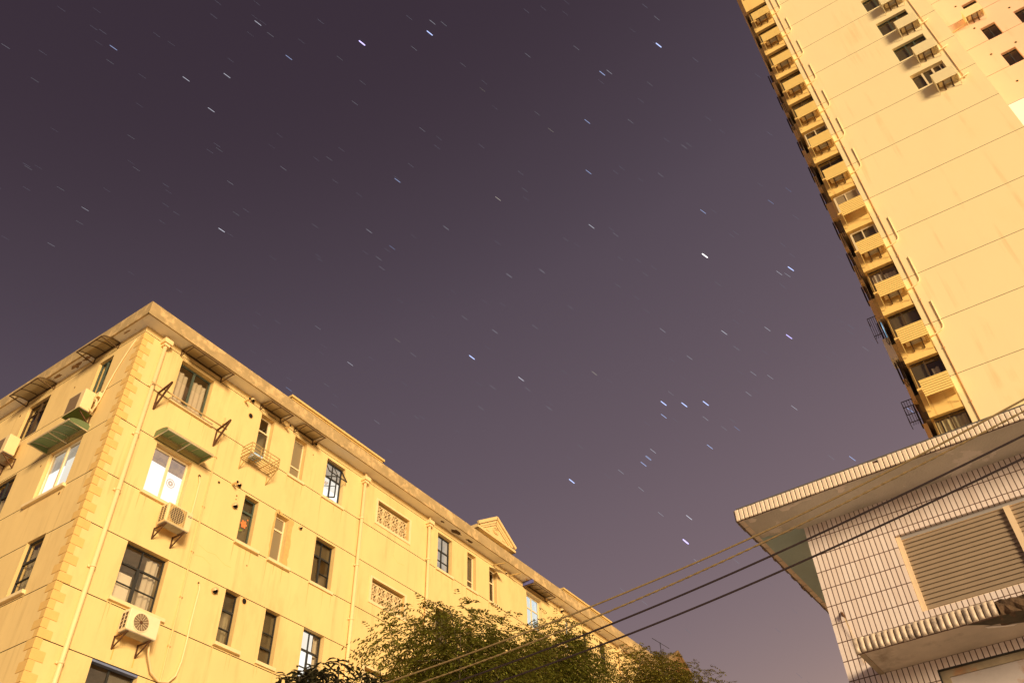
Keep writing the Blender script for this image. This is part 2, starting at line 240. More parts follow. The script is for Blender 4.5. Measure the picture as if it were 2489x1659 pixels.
# ------------------------------------------------------------------ mesh tools
class FR:
    """a wall's own axes: u along it, o out of it, z up"""
    def __init__(s, O, U, N): s.O = Vector(O); s.U = Vector(U).normalized(); s.N = Vector(N).normalized()
    def p(s, u, o, z): return s.O + s.U * u + s.N * o + Vector((0, 0, z))
class MB:
    def __init__(s): s.v = []; s.f = []; s.mi = []; s.uv = []; s.sm = []
    def face(s, pts, mi=0, uv=None, smooth=False):
        n = len(s.v); s.v += [Vector(p) for p in pts]; s.f.append(tuple(range(n, n + len(pts)))); s.mi.append(mi); s.uv.append(uv or [(0, 0)] * len(pts)); s.sm.append(smooth); return s
    def quad(s, fr, c, mi=0):
        """c: four (u, o, z)"""
        us = [q[0] for q in c]; os_ = [q[1] for q in c]; zs = [q[2] for q in c]
        if max(us) - min(us) < 1e-5: uv = [(q[1], q[2]) for q in c]
        elif max(zs) - min(zs) < 1e-5: uv = [(q[0], q[1]) for q in c]
        else: uv = [(q[0], q[2]) for q in c]
        return s.face([fr.p(*q) for q in c], mi, uv)
    def box(s, fr, u0, u1, o0, o1, z0, z1, mi=0):
        c = lambda a, b, d: ((u0, u1)[a], (o0, o1)[b], (z0, z1)[d])
        for q in ([(0,0,0),(1,0,0),(1,1,0),(0,1,0)], [(0,0,1),(1,0,1),(1,1,1),(0,1,1)], [(0,0,0),(1,0,0),(1,0,1),(0,0,1)], [(0,1,0),(1,1,0),(1,1,1),(0,1,1)], [(0,0,0),(0,1,0),(0,1,1),(0,0,1)], [(1,0,0),(1,1,0),(1,1,1),(1,0,1)]):
            s.quad(fr, [c(*k) for k in q], mi)
        return s
    def bar(s, a, b, w, h=None, up=(0, 0, 1), mi=0):
        """square bar from a to b"""
        h = h or w; a = Vector(a); b = Vector(b); d = (b - a).normalized(); x = d.cross(Vector(up))
        if x.length < 1e-4: x = d.cross(Vector((1, 0, 0)))
        x.normalize(); y = x.cross(d)
        k = [(-1, -1), (1, -1), (1, 1), (-1, 1)]
        A = [a + x * (w / 2 * i) + y * (h / 2 * j) for i, j in k]; B = [b + x * (w / 2 * i) + y * (h / 2 * j) for i, j in k]
        s.face(A, mi); s.face(B, mi)
        for i in range(4): s.face([A[i], A[(i + 1) % 4], B[(i + 1) % 4], B[i]], mi)
        return s
    def tube(s, pts, r, n=8, mi=0, cap=True):
        pts = [Vector(p) for p in pts]; rings = []; x = None
        rr = r if isinstance(r, (list, tuple)) else [r] * len(pts)
        for i, p in enumerate(pts):
            d = (pts[min(i + 1, len(pts) - 1)] - pts[max(i - 1, 0)]).normalized()
            if x is None:
                x = d.cross(Vector((0, 0, 1)))
                if x.length < 1e-3: x = d.cross(Vector((1, 0, 0)))
            else: x = x - d * x.dot(d)
            x.normalize(); y = d.cross(x)
            rings.append([p + (x * math.cos(t) + y * math.sin(t)) * rr[i] for t in [2 * math.pi * k / n for k in range(n)]])
        for i in range(len(pts) - 1):
            for k in range(n): s.face([rings[i][k], rings[i][(k + 1) % n], rings[i + 1][(k + 1) % n], rings[i + 1][k]], mi, smooth=True)
        if cap: s.face(rings[0], mi); s.face(rings[-1], mi)
        return s
    def ring(s, fr, cu, cz, o0, o1, ru, rz, w, rot=0.0, n=16, mi=0):
        """flat elliptical ring of band width w standing between depths o0 and o1"""
        def P(ru_, rz_, t, o):
            a, b = ru_ * math.cos(t), rz_ * math.sin(t); return fr.p(cu + a * math.cos(rot) - b * math.sin(rot), o, cz + a * math.sin(rot) + b * math.cos(rot))
        for k in range(n):
            t0, t1 = 2 * math.pi * k / n, 2 * math.pi * (k + 1) / n
            s.face([P(ru, rz, t0, o1), P(ru, rz, t1, o1), P(ru - w, rz - w, t1, o1), P(ru - w, rz - w, t0, o1)], mi)
            s.face([P(ru, rz, t0, o0), P(ru, rz, t1, o0), P(ru, rz, t1, o1), P(ru, rz, t0, o1)], mi)
            s.face([P(ru - w, rz - w, t0, o0), P(ru - w, rz - w, t1, o0), P(ru - w, rz - w, t1, o1), P(ru - w, rz - w, t0, o1)], mi)
        return s
    def disc(s, fr, cu, cz, o, ru, rz=None, n=24, mi=0, rot=0.0):
        rz = rz or ru
        pts = []
        for k in range(n):
            a, b = ru * math.cos(2 * math.pi * k / n), rz * math.sin(2 * math.pi * k / n)
            pts.append(fr.p(cu + a * math.cos(rot) - b * math.sin(rot), o, cz + a * math.sin(rot) + b * math.cos(rot)))
        return s.face(pts, mi)
    def build(s, name, mats, parent=None, origin=None, bevel=0.0, label=None):
        if not isinstance(mats, (list, tuple)): mats = [mats]
        org = Vector(origin) if origin is not None else (Vector(parent['_o']) if parent is not None and '_o' in parent.keys() else Vector((0, 0, 0)))
        me = bpy.data.meshes.new(name); me.from_pydata([tuple(v - org) for v in s.v], [], s.f)
        for m in mats: me.materials.append(m)
        ul = me.uv_layers.new(name='UVMap')
        for p, mi, uv, sm in zip(me.polygons, s.mi, s.uv, s.sm):
            p.material_index = mi; p.use_smooth = sm
            for li, q in zip(p.loop_indices, uv): ul.data[li].uv = q
        bm = bmesh.new(); bm.from_mesh(me); bmesh.ops.remove_doubles(bm, verts=bm.verts, dist=1e-5); bmesh.ops.recalc_face_normals(bm, faces=bm.faces)
        if bevel:
            bmesh.ops.bevel(bm, geom=[e for e in bm.edges if len(e.link_faces) == 2 and e.calc_face_angle(0) > 0.6], offset=bevel, segments=2, affect='EDGES', profile=0.5)
        bm.to_mesh(me); bm.free()
        ob = bpy.data.objects.new(name, me); COL.objects.link(ob)
        if parent is not None:
            ob.parent = parent
            ob['_o'] = tuple(org)
        else:
            ob.location = org
            ob['_o'] = tuple(org)
        if label: ob['label'] = label
        return ob
def thing(name, label, cat, loc, group=None):
    o = bpy.data.objects.new(name, None); COL.objects.link(o); o.location = loc; o.empty_display_size = 0.3
    o['_o'] = tuple(loc); o['label'] = label; o['category'] = cat
    if group: o['group'] = group
    return o
def tag(o, label, cat, group=None):
    o['label'] = label; o['category'] = cat
    if group: o['group'] = group
    return o
def dup(root, delta, label, group=None):
    """a thing with its parts and sub-parts, moved by delta"""
    def cp(o, par):
        c = o.copy(); COL.objects.link(c)
        if par is not None: c.parent = par
        for ch in list(o.children): cp(ch, c)
        return c
    r = cp(root, None); r.location = root.location + Vector(delta); r['label'] = label
    if group: r['group'] = group
    return r
rnd = random.Random(7)

def wall_grid(mb, fr, u0, u1, z0, z1, holes=(), joints=(), depth=0.22, jh=0.024, jd=0.03, mi=0, mj=1, mr=2):
    """one wall face with real openings (reveals included) and sunk horizontal joints"""
    zs = {z0, z1}; us = {u0, u1}
    for a, b, c, d in holes: us |= {a, b}; zs |= {c, d}
    jr = []
    for j in joints:
        lo, hi = j - jh / 2, j + jh / 2
        if lo > z0 and hi < z1: zs |= {lo, hi}; jr.append((lo, hi))
    us = sorted(u for u in us if u0 <= u <= u1); zs = sorted(z for z in zs if z0 <= z <= z1)
    inj = lambda z: any(a < z < b for a, b in jr)
    inh = lambda u, z: any(a < u < b and c < z < d for a, b, c, d in holes)
    for i in range(len(us) - 1):
        for k in range(len(zs) - 1):
            cu, cz = (us[i] + us[i + 1]) / 2, (zs[k] + zs[k + 1]) / 2
            if inh(cu, cz): continue
            a, b, c, d = us[i], us[i + 1], zs[k], zs[k + 1]
            if inj(cz):
                mb.quad(fr, [(a, -jd, c), (b, -jd, c), (b, -jd, d), (a, -jd, d)], mj)
                mb.quad(fr, [(a, -jd, c), (b, -jd, c), (b, 0, c), (a, 0, c)], mj); mb.quad(fr, [(a, -jd, d), (b, -jd, d), (b, 0, d), (a, 0, d)], mj)
            else: mb.quad(fr, [(a, 0, c), (b, 0, c), (b, 0, d), (a, 0, d)], mi)
    for a, b, c, d in holes:
        for q in ([(a, 0, c), (a, -depth, c), (a, -depth, d), (a, 0, d)], [(b, 0, c), (b, -depth, c), (b, -depth, d), (b, 0, d)], [(a, 0, c), (b, 0, c), (b, -depth, c), (a, -depth, c)], [(a, 0, d), (b, 0, d), (b, -depth, d), (a, -depth, d)]):
            mb.quad(fr, q, mr)

def window(root, fr, u0, u1, z0, z1, frame='fr_steel', fw=0.04, mull=(), trans=(), parts_mull=None, glassm='glass', backing=None, curtain=None, sill=0.0, dep=0.17, room='room', roomd=1.5, label=None, name='window'):
    """frame with glazing bars; pane, curtain, backing, room and sill are its sub-parts"""
    mb = MB(); o0, o1 = -dep - 0.05, -dep
    e = 0.003
    mb.box(fr, u0 + e, u0 + fw, o0, o1, z0 + e, z1 - e); mb.box(fr, u1 - fw, u1 - e, o0, o1, z0 + e, z1 - e)
    mb.box(fr, u0 + fw, u1 - fw, o0, o1, z0 + e, z0 + fw); mb.box(fr, u0 + fw, u1 - fw, o0, o1, z1 - fw, z1 - e)
    for t in trans:
        z = z0 + (z1 - z0) * t[0]; w = t[1]; ua = u0 + fw if len(t) < 3 else u0 + (u1 - u0) * t[2]; ub = u1 - fw if len(t) < 4 else u0 + (u1 - u0) * t[3]
        mb.box(fr, ua, ub, o0 + 0.005, o1 + 0.004, z - w / 2, z + w / 2)
    for t in mull:
        u = u0 + (u1 - u0) * t[0]; w = t[1]; za = z0 + fw if len(t) < 3 else z0 + (z1 - z0) * t[2]; zb = z1 - fw if len(t) < 4 else z0 + (z1 - z0) * t[3]
        mb.box(fr, u - w / 2, u + w / 2, o0 + 0.008, o1 + 0.007, za, zb)
    w = mb.build(name, M[frame], root, label=label)
    MB().quad(fr, [(u0 + fw * .5, o0 + .02, z0 + fw * .5), (u1 - fw * .5, o0 + .02, z0 + fw * .5), (u1 - fw * .5, o0 + .02, z1 - fw * .5), (u0 + fw * .5, o0 + .02, z1 - fw * .5)]).build('pane', M[glassm], w)
    if backing:
        for bm_, a, b, c, d in backing:
            MB().quad(fr, [(u0 + (u1 - u0) * a, o0 - .05, z0 + (z1 - z0) * c), (u0 + (u1 - u0) * b, o0 - .05, z0 + (z1 - z0) * c), (u0 + (u1 - u0) * b, o0 - .05, z0 + (z1 - z0) * d), (u0 + (u1 - u0) * a, o0 - .05, z0 + (z1 - z0) * d)]).build('blind' if bm_ not in ('paper',) else 'paper_sheet', M[bm_], w)
    if curtain:
        for cm, a, b, c, d in curtain:
            cb = MB(); n = max(6, int((b - a) * (u1 - u0) / 0.035)); ph = rnd.random() * 6
            U = [u0 + (u1 - u0) * (a + (b - a) * k / n) for k in range(n + 1)]; zt = z0 + (z1 - z0) * d; zb = z0 + (z1 - z0) * c
            O = [o0 - .12 + 0.03 * math.sin(k * 1.35 + ph) + 0.015 * math.sin(k * 0.47 + ph * 2) for k in range(n + 1)]
            Zt = [zt - 0.02 * (1 + math.sin(k * 0.45 + ph)) for k in range(n + 1)]
            for k in range(n): cb.face([fr.p(U[k], O[k], zb), fr.p(U[k + 1], O[k + 1], zb), fr.p(U[k + 1], O[k + 1] * 1.0, Zt[k + 1]), fr.p(U[k], O[k], Zt[k])], smooth=True)
            cb.build('curtain', M[cm], w)
    if room:
        g = 0.28; a, b, c, d = u0 - g, u1 + g, z0 - 0.1, z1 + 0.12; of, ob = -dep - 0.09, -dep - roomd; rb = MB()
        for q in ([(a, ob, c), (b, ob, c), (b, ob, d), (a, ob, d)], [(a, of, c), (a, ob, c), (a, ob, d), (a, of, d)], [(b, of, c), (b, ob, c), (b, ob, d), (b, of, d)], [(a, of, c), (b, of, c), (b, ob, c), (a, ob, c)], [(a, of, d), (b, of, d), (b, ob, d), (a, ob, d)]): rb.quad(fr, q)
        rb.build('room_interior', M[room], w)
    if sill:
        sb = MB().box(fr, u0 - 0.09, u1 + 0.2 * (sill > 0.085) + 0.09, 0.002, sill, z0 - 0.10, z0 - 0.004); z = z0 - .1005
        for u in (u0 - .06, u1 + .05, u0 + (u1 - u0) * rnd.random()):   # rain runs below the sill
            L = rnd.uniform(.35, .9); w_ = rnd.uniform(.010, .022)
            sb.face([fr.p(u - w_, .0025, z), fr.p(u + w_, .0025, z), fr.p(u + w_ * .5, .0025, z - L * .6), fr.p(u, .0025, z - L), fr.p(u - w_ * .7, .0025, z - L * .5)], 1)
        sb.build('sill', [M['sill'], M['drip']], w)
    return w
# ================================================================== the ground
gm = MB(); gm.face([(-1500, -1500, 0), (1500, -1500, 0), (1500, 1500, 0), (-1500, 1500, 0)])
g = gm.build('ground', M['ground']); g['kind'] = 'structure'

# ================================================================== the old apartment block on the left
X0, Y0 = 9.9, 20.0
FF = FR((X0, Y0, 0), (1, 0, 0), (0, -1, 0))     # street front: u runs away to the right
FL = FR((X0, Y0, 0), (0, 1, 0), (-1, 0, 0))     # end wall: u runs away to the left
LEN, DEP, WT = 42.0, 15.0, 20.9
blk = thing('apartment_block', 'cream yellow old apartment block with quoined corner, flat eave and many small windows', 'building', (X0, Y0, 0))
JO = [20.66, 18.868, 17.356, 15.576, 14.03, 12.24, 10.806, 8.95, 7.5, 5.6, 4.2]
H6, S6, H5, S5, H4, S4, H3 = 20.53, 18.91, 17.27, 15.60, 14.05, 12.40, 10.80
front = dict(
 F1=(1.48, 2.78, S6, H6), A1=(4.90, 5.49, S6, H6), B1=(6.49, 7.08, S6, H6), C1=(8.13, 9.08, S6, H6), D1=(14.65, 15.60, S6, H6), E1=(16.66, 17.27, S6, H6), G1=(18.25, 18.80, S6, H6), H1=(21.15, 22.4, S6, H6), I1=(24.51, 25.0, S6, H6), I2=(26.1, 26.65, S6, H6), J1=(27.72, 28.5, S6, H6),
 F2=(1.48, 2.78, S5, H5), A2=(4.92, 5.49, S5, H5), B2=(6.27, 6.83, S5, H5), C2=(8.12, 9.06, S5, H5), D2=(14.66, 15.60, S5, H5), E2=(16.62, 17.2, S5, H5), G2=(18.25, 18.8, S5, H5), H2=(21.15, 22.4, S5, H5),
 F3=(1.51, 2.87, S4, H4), A3=(4.94, 5.50, S4, H4), B3=(6.52, 7.12, S4, H4), C3=(8.13, 9.06, S4, H4), D3=(14.66, 15.6, S4, H4),
 F4=(1.52, 2.86, 9.1, 10.80), A4=(4.94, 5.5, 9.1, 10.80), B4=(6.5, 7.1, 9.1, 10.8),
 V1=(10.96, 12.82, 19.23, 20.15), V2=(10.99, 12.80, 16.08, 16.93), V3=(10.99, 12.80, 12.85, 13.7))
left = dict(L1=(1.42, 2.14, S6, 20.45), L2=(4.66, 5.86, S6, 20.45), M1=(1.44, 3.0, S5, 17.32), N1=(1.42, 2.27, S4, 14.07), N2=(4.66, 5.86, S4, 14.07), M2=(4.66, 5.86, S5, 17.3))
wb = MB()
wall_grid(wb, FF, 0, LEN, 0, WT, list(front.values()), JO)
wall_grid(wb, FL, 0, DEP, 0, WT, list(left.values()), JO)
FB = FR((X0 + LEN, Y0, 0), (0, 1, 0), (1, 0, 0)); FK = FR((X0, Y0 + DEP, 0), (1, 0, 0), (0, 1, 0))
wb.quad(FB, [(0, 0, 0), (DEP, 0, 0), (DEP, 0, WT), (0, 0, WT)]); wb.quad(FK, [(0, 0, 0), (LEN, 0, 0), (LEN, 0, WT), (0, 0, WT)])
wb.build('wall', [M['wall'], M['joint'], M['reveal']], blk)
# quoins: stones alternate long and short on the two faces
qb = MB(); zs = []
seq = [WT - 0.28, 18.868, 17.356, 15.576, 14.03, 12.24, 10.806, 8.95, 7.5, 5.6, 4.2, 2.2]; flip = 0
for a, b in zip(seq[:-1], seq[1:]):
    n = round((a - b) / 0.253)
    for k in range(n):
        hi = a - (a - b) * k / n; lo = a - (a - b) * (k + 1) / n
        f, l = (0.345, 0.165) if flip % 2 == 0 else (0.165, 0.345); flip += 1; t = 0.016; g_ = 0.009
        qb.box(FF, -t, f, -0.02, t, lo + g_, hi - g_)
        qb.box(FL, 0.002, l, -0.02, t - 0.001, lo + g_, hi - g_)
qb.build('quoin_stones', M['quoin'], blk)
# eave slab: soffit, fascia with a small drip lip, roof
OF, OL = 0.53, 0.37
eb = MB(); ez0, ez1 = WT, 21.37
def eave_ring(a, b, z0, z1, mi):
    # band between overhangs a and b (outer)
    x0, x1, y0, y1 = X0 - OL, X0 + LEN + 0.4, Y0 - OF, Y0 + DEP + 0.4
    return x0, x1, y0, y1
x0, x1, y0, y1 = X0 - OL, X0 + LEN + 0.4, Y0 - OF, Y0 + DEP + 0.4
eb.face([(x0, y0, ez0), (x1, y0, ez0), (x1, y1, ez0), (x0, y1, ez0)])
es = eb.build('eave_soffit', M['soffit'], blk)
eb = MB()
NF = 60
for i in range(NF):
    a, b = x0 + (x1 - x0) * i / NF, x0 + (x1 - x0) * (i + 1) / NF
    eb.face([(a, y0 - .004, ez0 - .03), (b, y0 - .004, ez0 - .03), (b, y0 - .004, ez1), (a, y0 - .004, ez1)])
eb.face([(x0 - .004, y0, ez0 - .03), (x0 - .004, y1, ez0 - .03), (x0 - .004, y1, ez1), (x0 - .004, y0, ez1)])
eb.face([(x1, y0, ez0 - .03), (x1, y1, ez0 - .03), (x1, y1, ez1), (x1, y0, ez1)])
eb.face([(x0, y0 + .05, ez0 - .03), (x1, y0 + .05, ez0 - .03), (x1, y0 - .004, ez0 - .03), (x0, y0 - .004, ez0 - .03)])
eb.face([(x0 + .05, y0, ez0 - .03), (x0 + .05, y1, ez0 - .03), (x0 - .004, y1, ez0 - .03), (x0 - .004, y0, ez0 - .03)])
eb.face([(x0, y0 + .05, ez0 - .03), (x1, y0 + .05, ez0 - .03), (x1, y0 + .05, ez0), (x0, y0 + .05, ez0)])
eb.face([(x0 + .05, y0, ez0 - .03), (x0 + .05, y1, ez0 - .03), (x0 + .05, y1, ez0), (x0 + .05, y0, ez0)])
eb.build('eave_fascia', M['fascia'], blk)
eb = MB(); eb.face([(x0, y0, ez1 - .002), (x1, y0, ez1 - .002), (x1, y1, ez1 - .002), (x0, y1, ez1 - .002)]); eb.build('roof', M['roof'], blk)
# raised parapets with overhanging coping, behind the eave
for a, b in ((6.05, 10.9), (24.5, 29.05), (44, 44)):
    if a == b: continue
    mb = MB(); mb.box(FF, a, b, -0.35, 0.0, 21.3, 21.93); mb.box(FF, a - 0.12, b + 0.12, -0.47, 0.12, 21.93, 22.02); mb.box(FF, a - 0.06, b + 0.06, -0.41, 0.06, 21.88, 21.932)
    pp = mb.build('parapet', M['parapet'], blk)
    MB().tube([FF.p(a + 0.56 * (b - a), 0.03, 21.75), FF.p(a + 0.56 * (b - a), 0.03, 22.15)], 0.012, 6).build('vent_rod', M['rust2'], pp)
# pediments: stepped triangular gable on a short plinth, oval relief, mouldings
def pediment(cu, half, zb, rise):
    mb = MB(); zp = zb + 0.02
    mb.box(FF, cu - half + .2, cu + half - .2, -1.4, -0.02, 21.3, zp)
    for k, (hw, zz, rr, o0, o1) in enumerate(((half, zp, rise, -1.5, 0.10), (half - .10, zp + .002, rise - .13, 0.1, 0.14))):
        if k == 0:
            A = [(cu - hw, zz), (cu + hw, zz), (cu + hw, zz + .12), (cu, zz + rr), (cu - hw, zz + .12)]
            mb.face([FF.p(u, o1, z) for u, z in A]); mb.face([FF.p(u, o0, z) for u, z in A])
            for i in range(5):
                p, q = A[i], A[(i + 1) % 5]; mb.face([FF.p(p[0], o0, p[1]), FF.p(q[0], o0, q[1]), FF.p(q[0], o1, q[1]), FF.p(p[0], o1, p[1])])
    # raking cornices in two steps and a base cornice
    for d_, o_s, w in ((0.0, 0.20, 0.09), (0.14, 0.15, 0.05), (0.24, 0.13, 0.03)):
        apex = FF.p(cu, o_s, zp + rise - d_ * 1.1)
        for sg in (-1, 1):
            mb.bar(apex, FF.p(cu + sg * (half + .04 - d_ * 1.4), o_s, zp + .13 - d_ * .05), w, 0.14)
    mb.box(FF, cu - half - .05, cu + half + .05, -1.5, 0.20, zp - .08, zp + .03)
    for k in range(2): mb.ring(FF, cu, zp + 0.42, 0.10, 0.14 - .01 * k, 0.24 - .1 * k, 0.17 - .07 * k, 0.045, n=20)
    for sg in (-1, 1): mb.box(FF, cu + sg * 0.62 - .12, cu + sg * 0.62 + .12, 0.1, 0.14, zp + .13, zp + .22)
    return mb.build('pediment', M['stucco'], blk)
pediment(18.63, 1.42, 22.0, 1.06)
pediment(37.0, 1.45, 22.0, 1.06)
rl = MB(); rl.tube([FF.p(36.0, -0.4, 22.8), FF.p(36.0, -0.4, 23.45)], .02, 6); rl.tube([FF.p(35.0, -0.4, 23.35), FF.p(37.2, -0.4, 23.5)], .015, 6); rl.build('roof_rail', M['fr_steel'], blk)

# ---- windows of the street front
W = window
WIN = {}
def wf(k, **kw): WIN[k] = W(blk, FF, *front[k], **kw); return WIN[k]
wf('F1', frame='fr_green', fw=0.05, mull=((0.5, 0.07),), curtain=(('curtain', 0.02, 0.44, 0.0, 0.9), ('curtain', 0.56, 0.97, 0.0, 0.9)), sill=0.09, label='green framed sliding window with pale drawn curtains')
wf('A1', frame='fr_white', fw=0.045, trans=((0.66, 0.05),), mull=((0.86, 0.05, 0.66, 0.98),), label='narrow white window over the wire basket')
wf('B1', frame='fr_white', fw=0.04, trans=((0.31, 0.05),), glassm='frost', room=None, sill=0.06, label='narrow white window of frosted brown glass under an awning')
w = wf('C1', frame='fr_steel', fw=0.035, trans=((0.62, 0.05),), mull=((0.46, 0.05, 0, .6), (0.5, 0.025, .62, 1)), backing=(('litw', 0.0, 1.0, 0.0, 0.36), ('lit', 0.0, 1.0, 0.36, 0.63), ('litdim', 0, 1, .63, 1)), room=None, sill=0.06, label='lit steel casement with its top vent and one leaf pushed open')
a, b, c, d = front['C1']
mb = MB(); T0, T1, T2, T3 = (a + .02, -.15, d - .05), (b - .02, -.15, d - .05), (b - .01, .16, d - .63), (a + .01, .16, d - .63)
for p, q in ((T0, T1), (T1, T2), (T2, T3), (T3, T0)): mb.bar(FF.p(*p), FF.p(*q), .03)
mb.bar(FF.p((a + b) / 2, -.15, d - .05), FF.p((a + b) / 2, .16, d - .63), .022)
top = mb.build('open_vent', M['fr_steel'], w)
mb = MB(); S0, S1, S2, S3 = (a + .02, -.14, d - .72), (a + .02, -.14, c + .02), (a + .36, .22, c + .02), (a + .36, .22, d - .72)
for p, q in ((S0, S1), (S1, S2), (S2, S3), (S3, S0)): mb.bar(FF.p(*p), FF.p(*q), .035)
mb.bar(FF.p(a + .02, -.14, c + .48), FF.p(a + .36, .22, c + .48), .02)
mb.build('open_leaf', M['fr_steel'], w)
sb = MB()
for k in range(6): sb.disc(FF, a + .2 + .07 * (k % 2) + .02 * k, c + .72 + .05 * (k // 2), -.235, .035, .04)
sb.build('paper_decoration', M['sticker_pink'], w)
wf('D1', frame='fr_steel', fw=0.035, trans=((0.60, 0.05), (0.32, 0.025, 0, 1)), mull=((0.48, 0.05, 0, .6), (0.52, 0.025, .6, 1)), backing=(('litdim', 0, 1, 0.0, 1),), room=None, sill=0.06, label='dimly lit steel casement right of the second lattice bay')
wf('E1', frame='fr_white', fw=0.05, trans=((0.27, 0.05),), sill=0.06, backing=(('dirty', 0, 1, 0, 1),))
wf('G1', frame='fr_white', fw=0.05, trans=((0.62, 0.06),), sill=0.06, room='roomd')
wf('H1', frame='fr_white', fw=0.05, trans=((0.62, 0.05),), mull=((0.5, 0.06),), backing=(('litcool', 0, 1, 0, 1),), room=None, sill=0.06, label='cool lit window under the blue ended awning')
wf('I1', frame='fr_white', fw=0.03, backing=(('litcool', 0, 1, 0, 1),), room=None)
wf('I2', frame='fr_steel', fw=0.04, trans=((0.6, .05),)); wf('J1', frame='fr_steel', fw=0.04, trans=((0.6, 0.05),), mull=((0.5, .04),), room='roomd')
w = wf('F2', frame='fr_white', fw=0.06, mull=((0.5, 0.08),), backing=(('litw', 0, .5, 0, 0.74), ('litw', .5, 1, 0, .70), ('litup', 0, .5, .74, .98), ('litup', .5, 1, .70, .97)), room=None, sill=0.09, label='brightly lit white sliding window under the green awning')
a, b, c, d = front['F2']
sb = MB(); sb.ring(FF, a + .94, c + .85, -.272, -.268, .15, .15, .03, n=20); sb.ring(FF, a + .94, c + .85, -.272, -.268, .09, .09, .03, n=14)
for k in range(5): sb.disc(FF, a + .94 + .05 * math.cos(k * 1.26), c + .85 + .05 * math.sin(k * 1.26), -.267, .03)
sb.build('paper_decoration', M['sticker_pink'], w)
w = wf('A2', frame='fr_green', fw=0.05, trans=((0.72, 0.07),), backing=(('dirty', 0, 1, 0, .7),), sill=0.12, label='narrow green window with an orange flower on its pane')
a, b, c, d = front['A2']; sb = MB()
for k in range(6): sb.disc(FF, a + .30 + .07 * math.cos(k * 1.05), c + .80 + .08 * math.sin(k * 1.05), -.196 + .001 * k, .065, .045, rot=k * 1.05, n=12)
sb.disc(FF, a + .42, c + 1.0, -.19, .025); sb.build('flower_decal', M['orange'], w)
sb = MB(); sb.disc(FF, a + .22, c + .55, -.195, .09, .035, rot=.5, n=12); sb.disc(FF, a + .14, c + .66, -.194, .06, .03, rot=2.2, n=12); sb.build('leaf_decal', M['leafp'], w)
wf('B2', frame='fr_white', fw=0.055, trans=((0.72, 0.06),), glassm='frost', room=None, sill=0.11, label='narrow white window set in broken orange render')
wf('C2', backing=(('dirty', 0, .46, 0, .64), ('dirty', 0, 1, .66, 1)), frame='fr_steel', fw=0.04, trans=((0.66, 0.06), (0.33, .025, .5, 1)), mull=((0.48, 0.06, 0, .66), (0.48, .02, .66, 1)), sill=0.06)
for k in ('D2', 'H2', 'D3'): wf(k, frame='fr_steel', fw=0.04, trans=((0.62, .05), (.3, .025)), mull=((.5, .045),), sill=0.06, curtain=(('lace', .05, .5, 0, .9),), backing=(('dirty', .5, 1, 0, 1),))
for k in ('E2', 'G2'): wf(k, frame='fr_steel', fw=0.04, trans=((0.66, .05),), sill=0.06)
wf('A3', frame='fr_steel', fw=0.035, trans=((0.66, 0.06), (0.33, .03)), curtain=(('lace', .72, .98, 0.05, .62),), sill=0.12)
wf('B3', frame='fr_steel', fw=0.03, trans=((0.60, 0.03), (0.32, .05)), backing=(('dirty', 0, 1, 0, 1),), sill=0.06)
w = wf('C3', frame='fr_steel', fw=0.04, trans=((0.62, 0.06), (0.30, .025)), mull=((0.48, 0.06, 0, .62), (0.46, .03, .62, 1)), backing=(('litw', 0, .8, 0, 0.62), ('lit', 0, .72, .62, 1)), curtain=(('curtain', .8, 1, 0, 1),), room='room', label='brightly lit steel casement just above the treetops')
w = wf('F3', frame='fr_steel', fw=0.04, trans=((0.66, 0.05), (0.33, .022)), mull=((0.47, 0.09, 0, .66), (0.47, .025, .66, 1)), backing=(('paper', .01, .42, 0, .53),), curtain=(('curtain', .66, .97, 0, .96),), sill=0.09, label='large steel casement with a sheet of paper and a side curtain')
w = wf('F4', frame='fr_steel', fw=0.045, trans=((0.66, 0.05),), mull=((0.47, 0.05),), backing=(('dirty', .5, 1, 0, 1),))
MB().box(FF, 1.525, 2.855, -.16, -0.012, 10.745, 10.798).build('lintel', M['fr_blue'], w, label='blue painted lintel')
for k in ('A4', 'B4'): wf(k, frame='fr_steel', fw=0.035, trans=((0.66, .05),))
def wl(k, **kw): WIN[k] = W(blk, FL, *left[k], dep=.09, **kw); return WIN[k]
wl('L1', frame='fr_green', fw=0.05, mull=((0.55, 0.05),), curtain=(('lace', .5, .95, 0, .8),))
wl('L2', frame='fr_brown', fw=0.05, mull=((0.5, 0.06),), trans=((0.72, .04),), curtain=(('lace', .02, .3, 0, .7),), room='roomd')
w = wl('M1', frame='fr_white', fw=0.06, mull=((0.5, 0.08),), backing=(('litw', .5, 1, 0, 0.62), ('lit', 0, .5, 0, .72), ('litdim', .5, 1, .62, .98), ('litdim', 0, .5, .72, .98)), room=None, sill=0.10, label='brightly lit window on the end wall with red paper cuts')
a, b, c, d = left['M1']; sb = MB()
for k in range(7): sb.disc(FL, a + .38 + .1 * math.cos(k * .9), c + .88 + .12 * math.sin(k * .9), -.266, .05)
sb.ring(FL, a + .38, c + .88, -.268, -.264, .17, .2, .04); sb.build('paper_decoration', M['sticker_red'], w)
sb = MB(); sb.ring(FL, a + 1.15, c + .72, -.268, -.264, .14, .17, .03); sb.ring(FL, a + 1.15, c + .72, -.268, -.264, .07, .09, .03); sb.build('paper_decoration', M['sticker_pink'], w)
wl('N1', frame='fr_steel', fw=0.045, trans=((0.62, .06), (.30, .025)), curtain=(('lace', .1, .95, 0, .95),), sill=0.10)
wl('N2', frame='fr_steel', fw=0.045, trans=((0.62, .06),), sill=.1); wl('M2', frame='fr_steel', fw=0.045, trans=((0.62, .06),), mull=((.5, .05),), sill=.1)

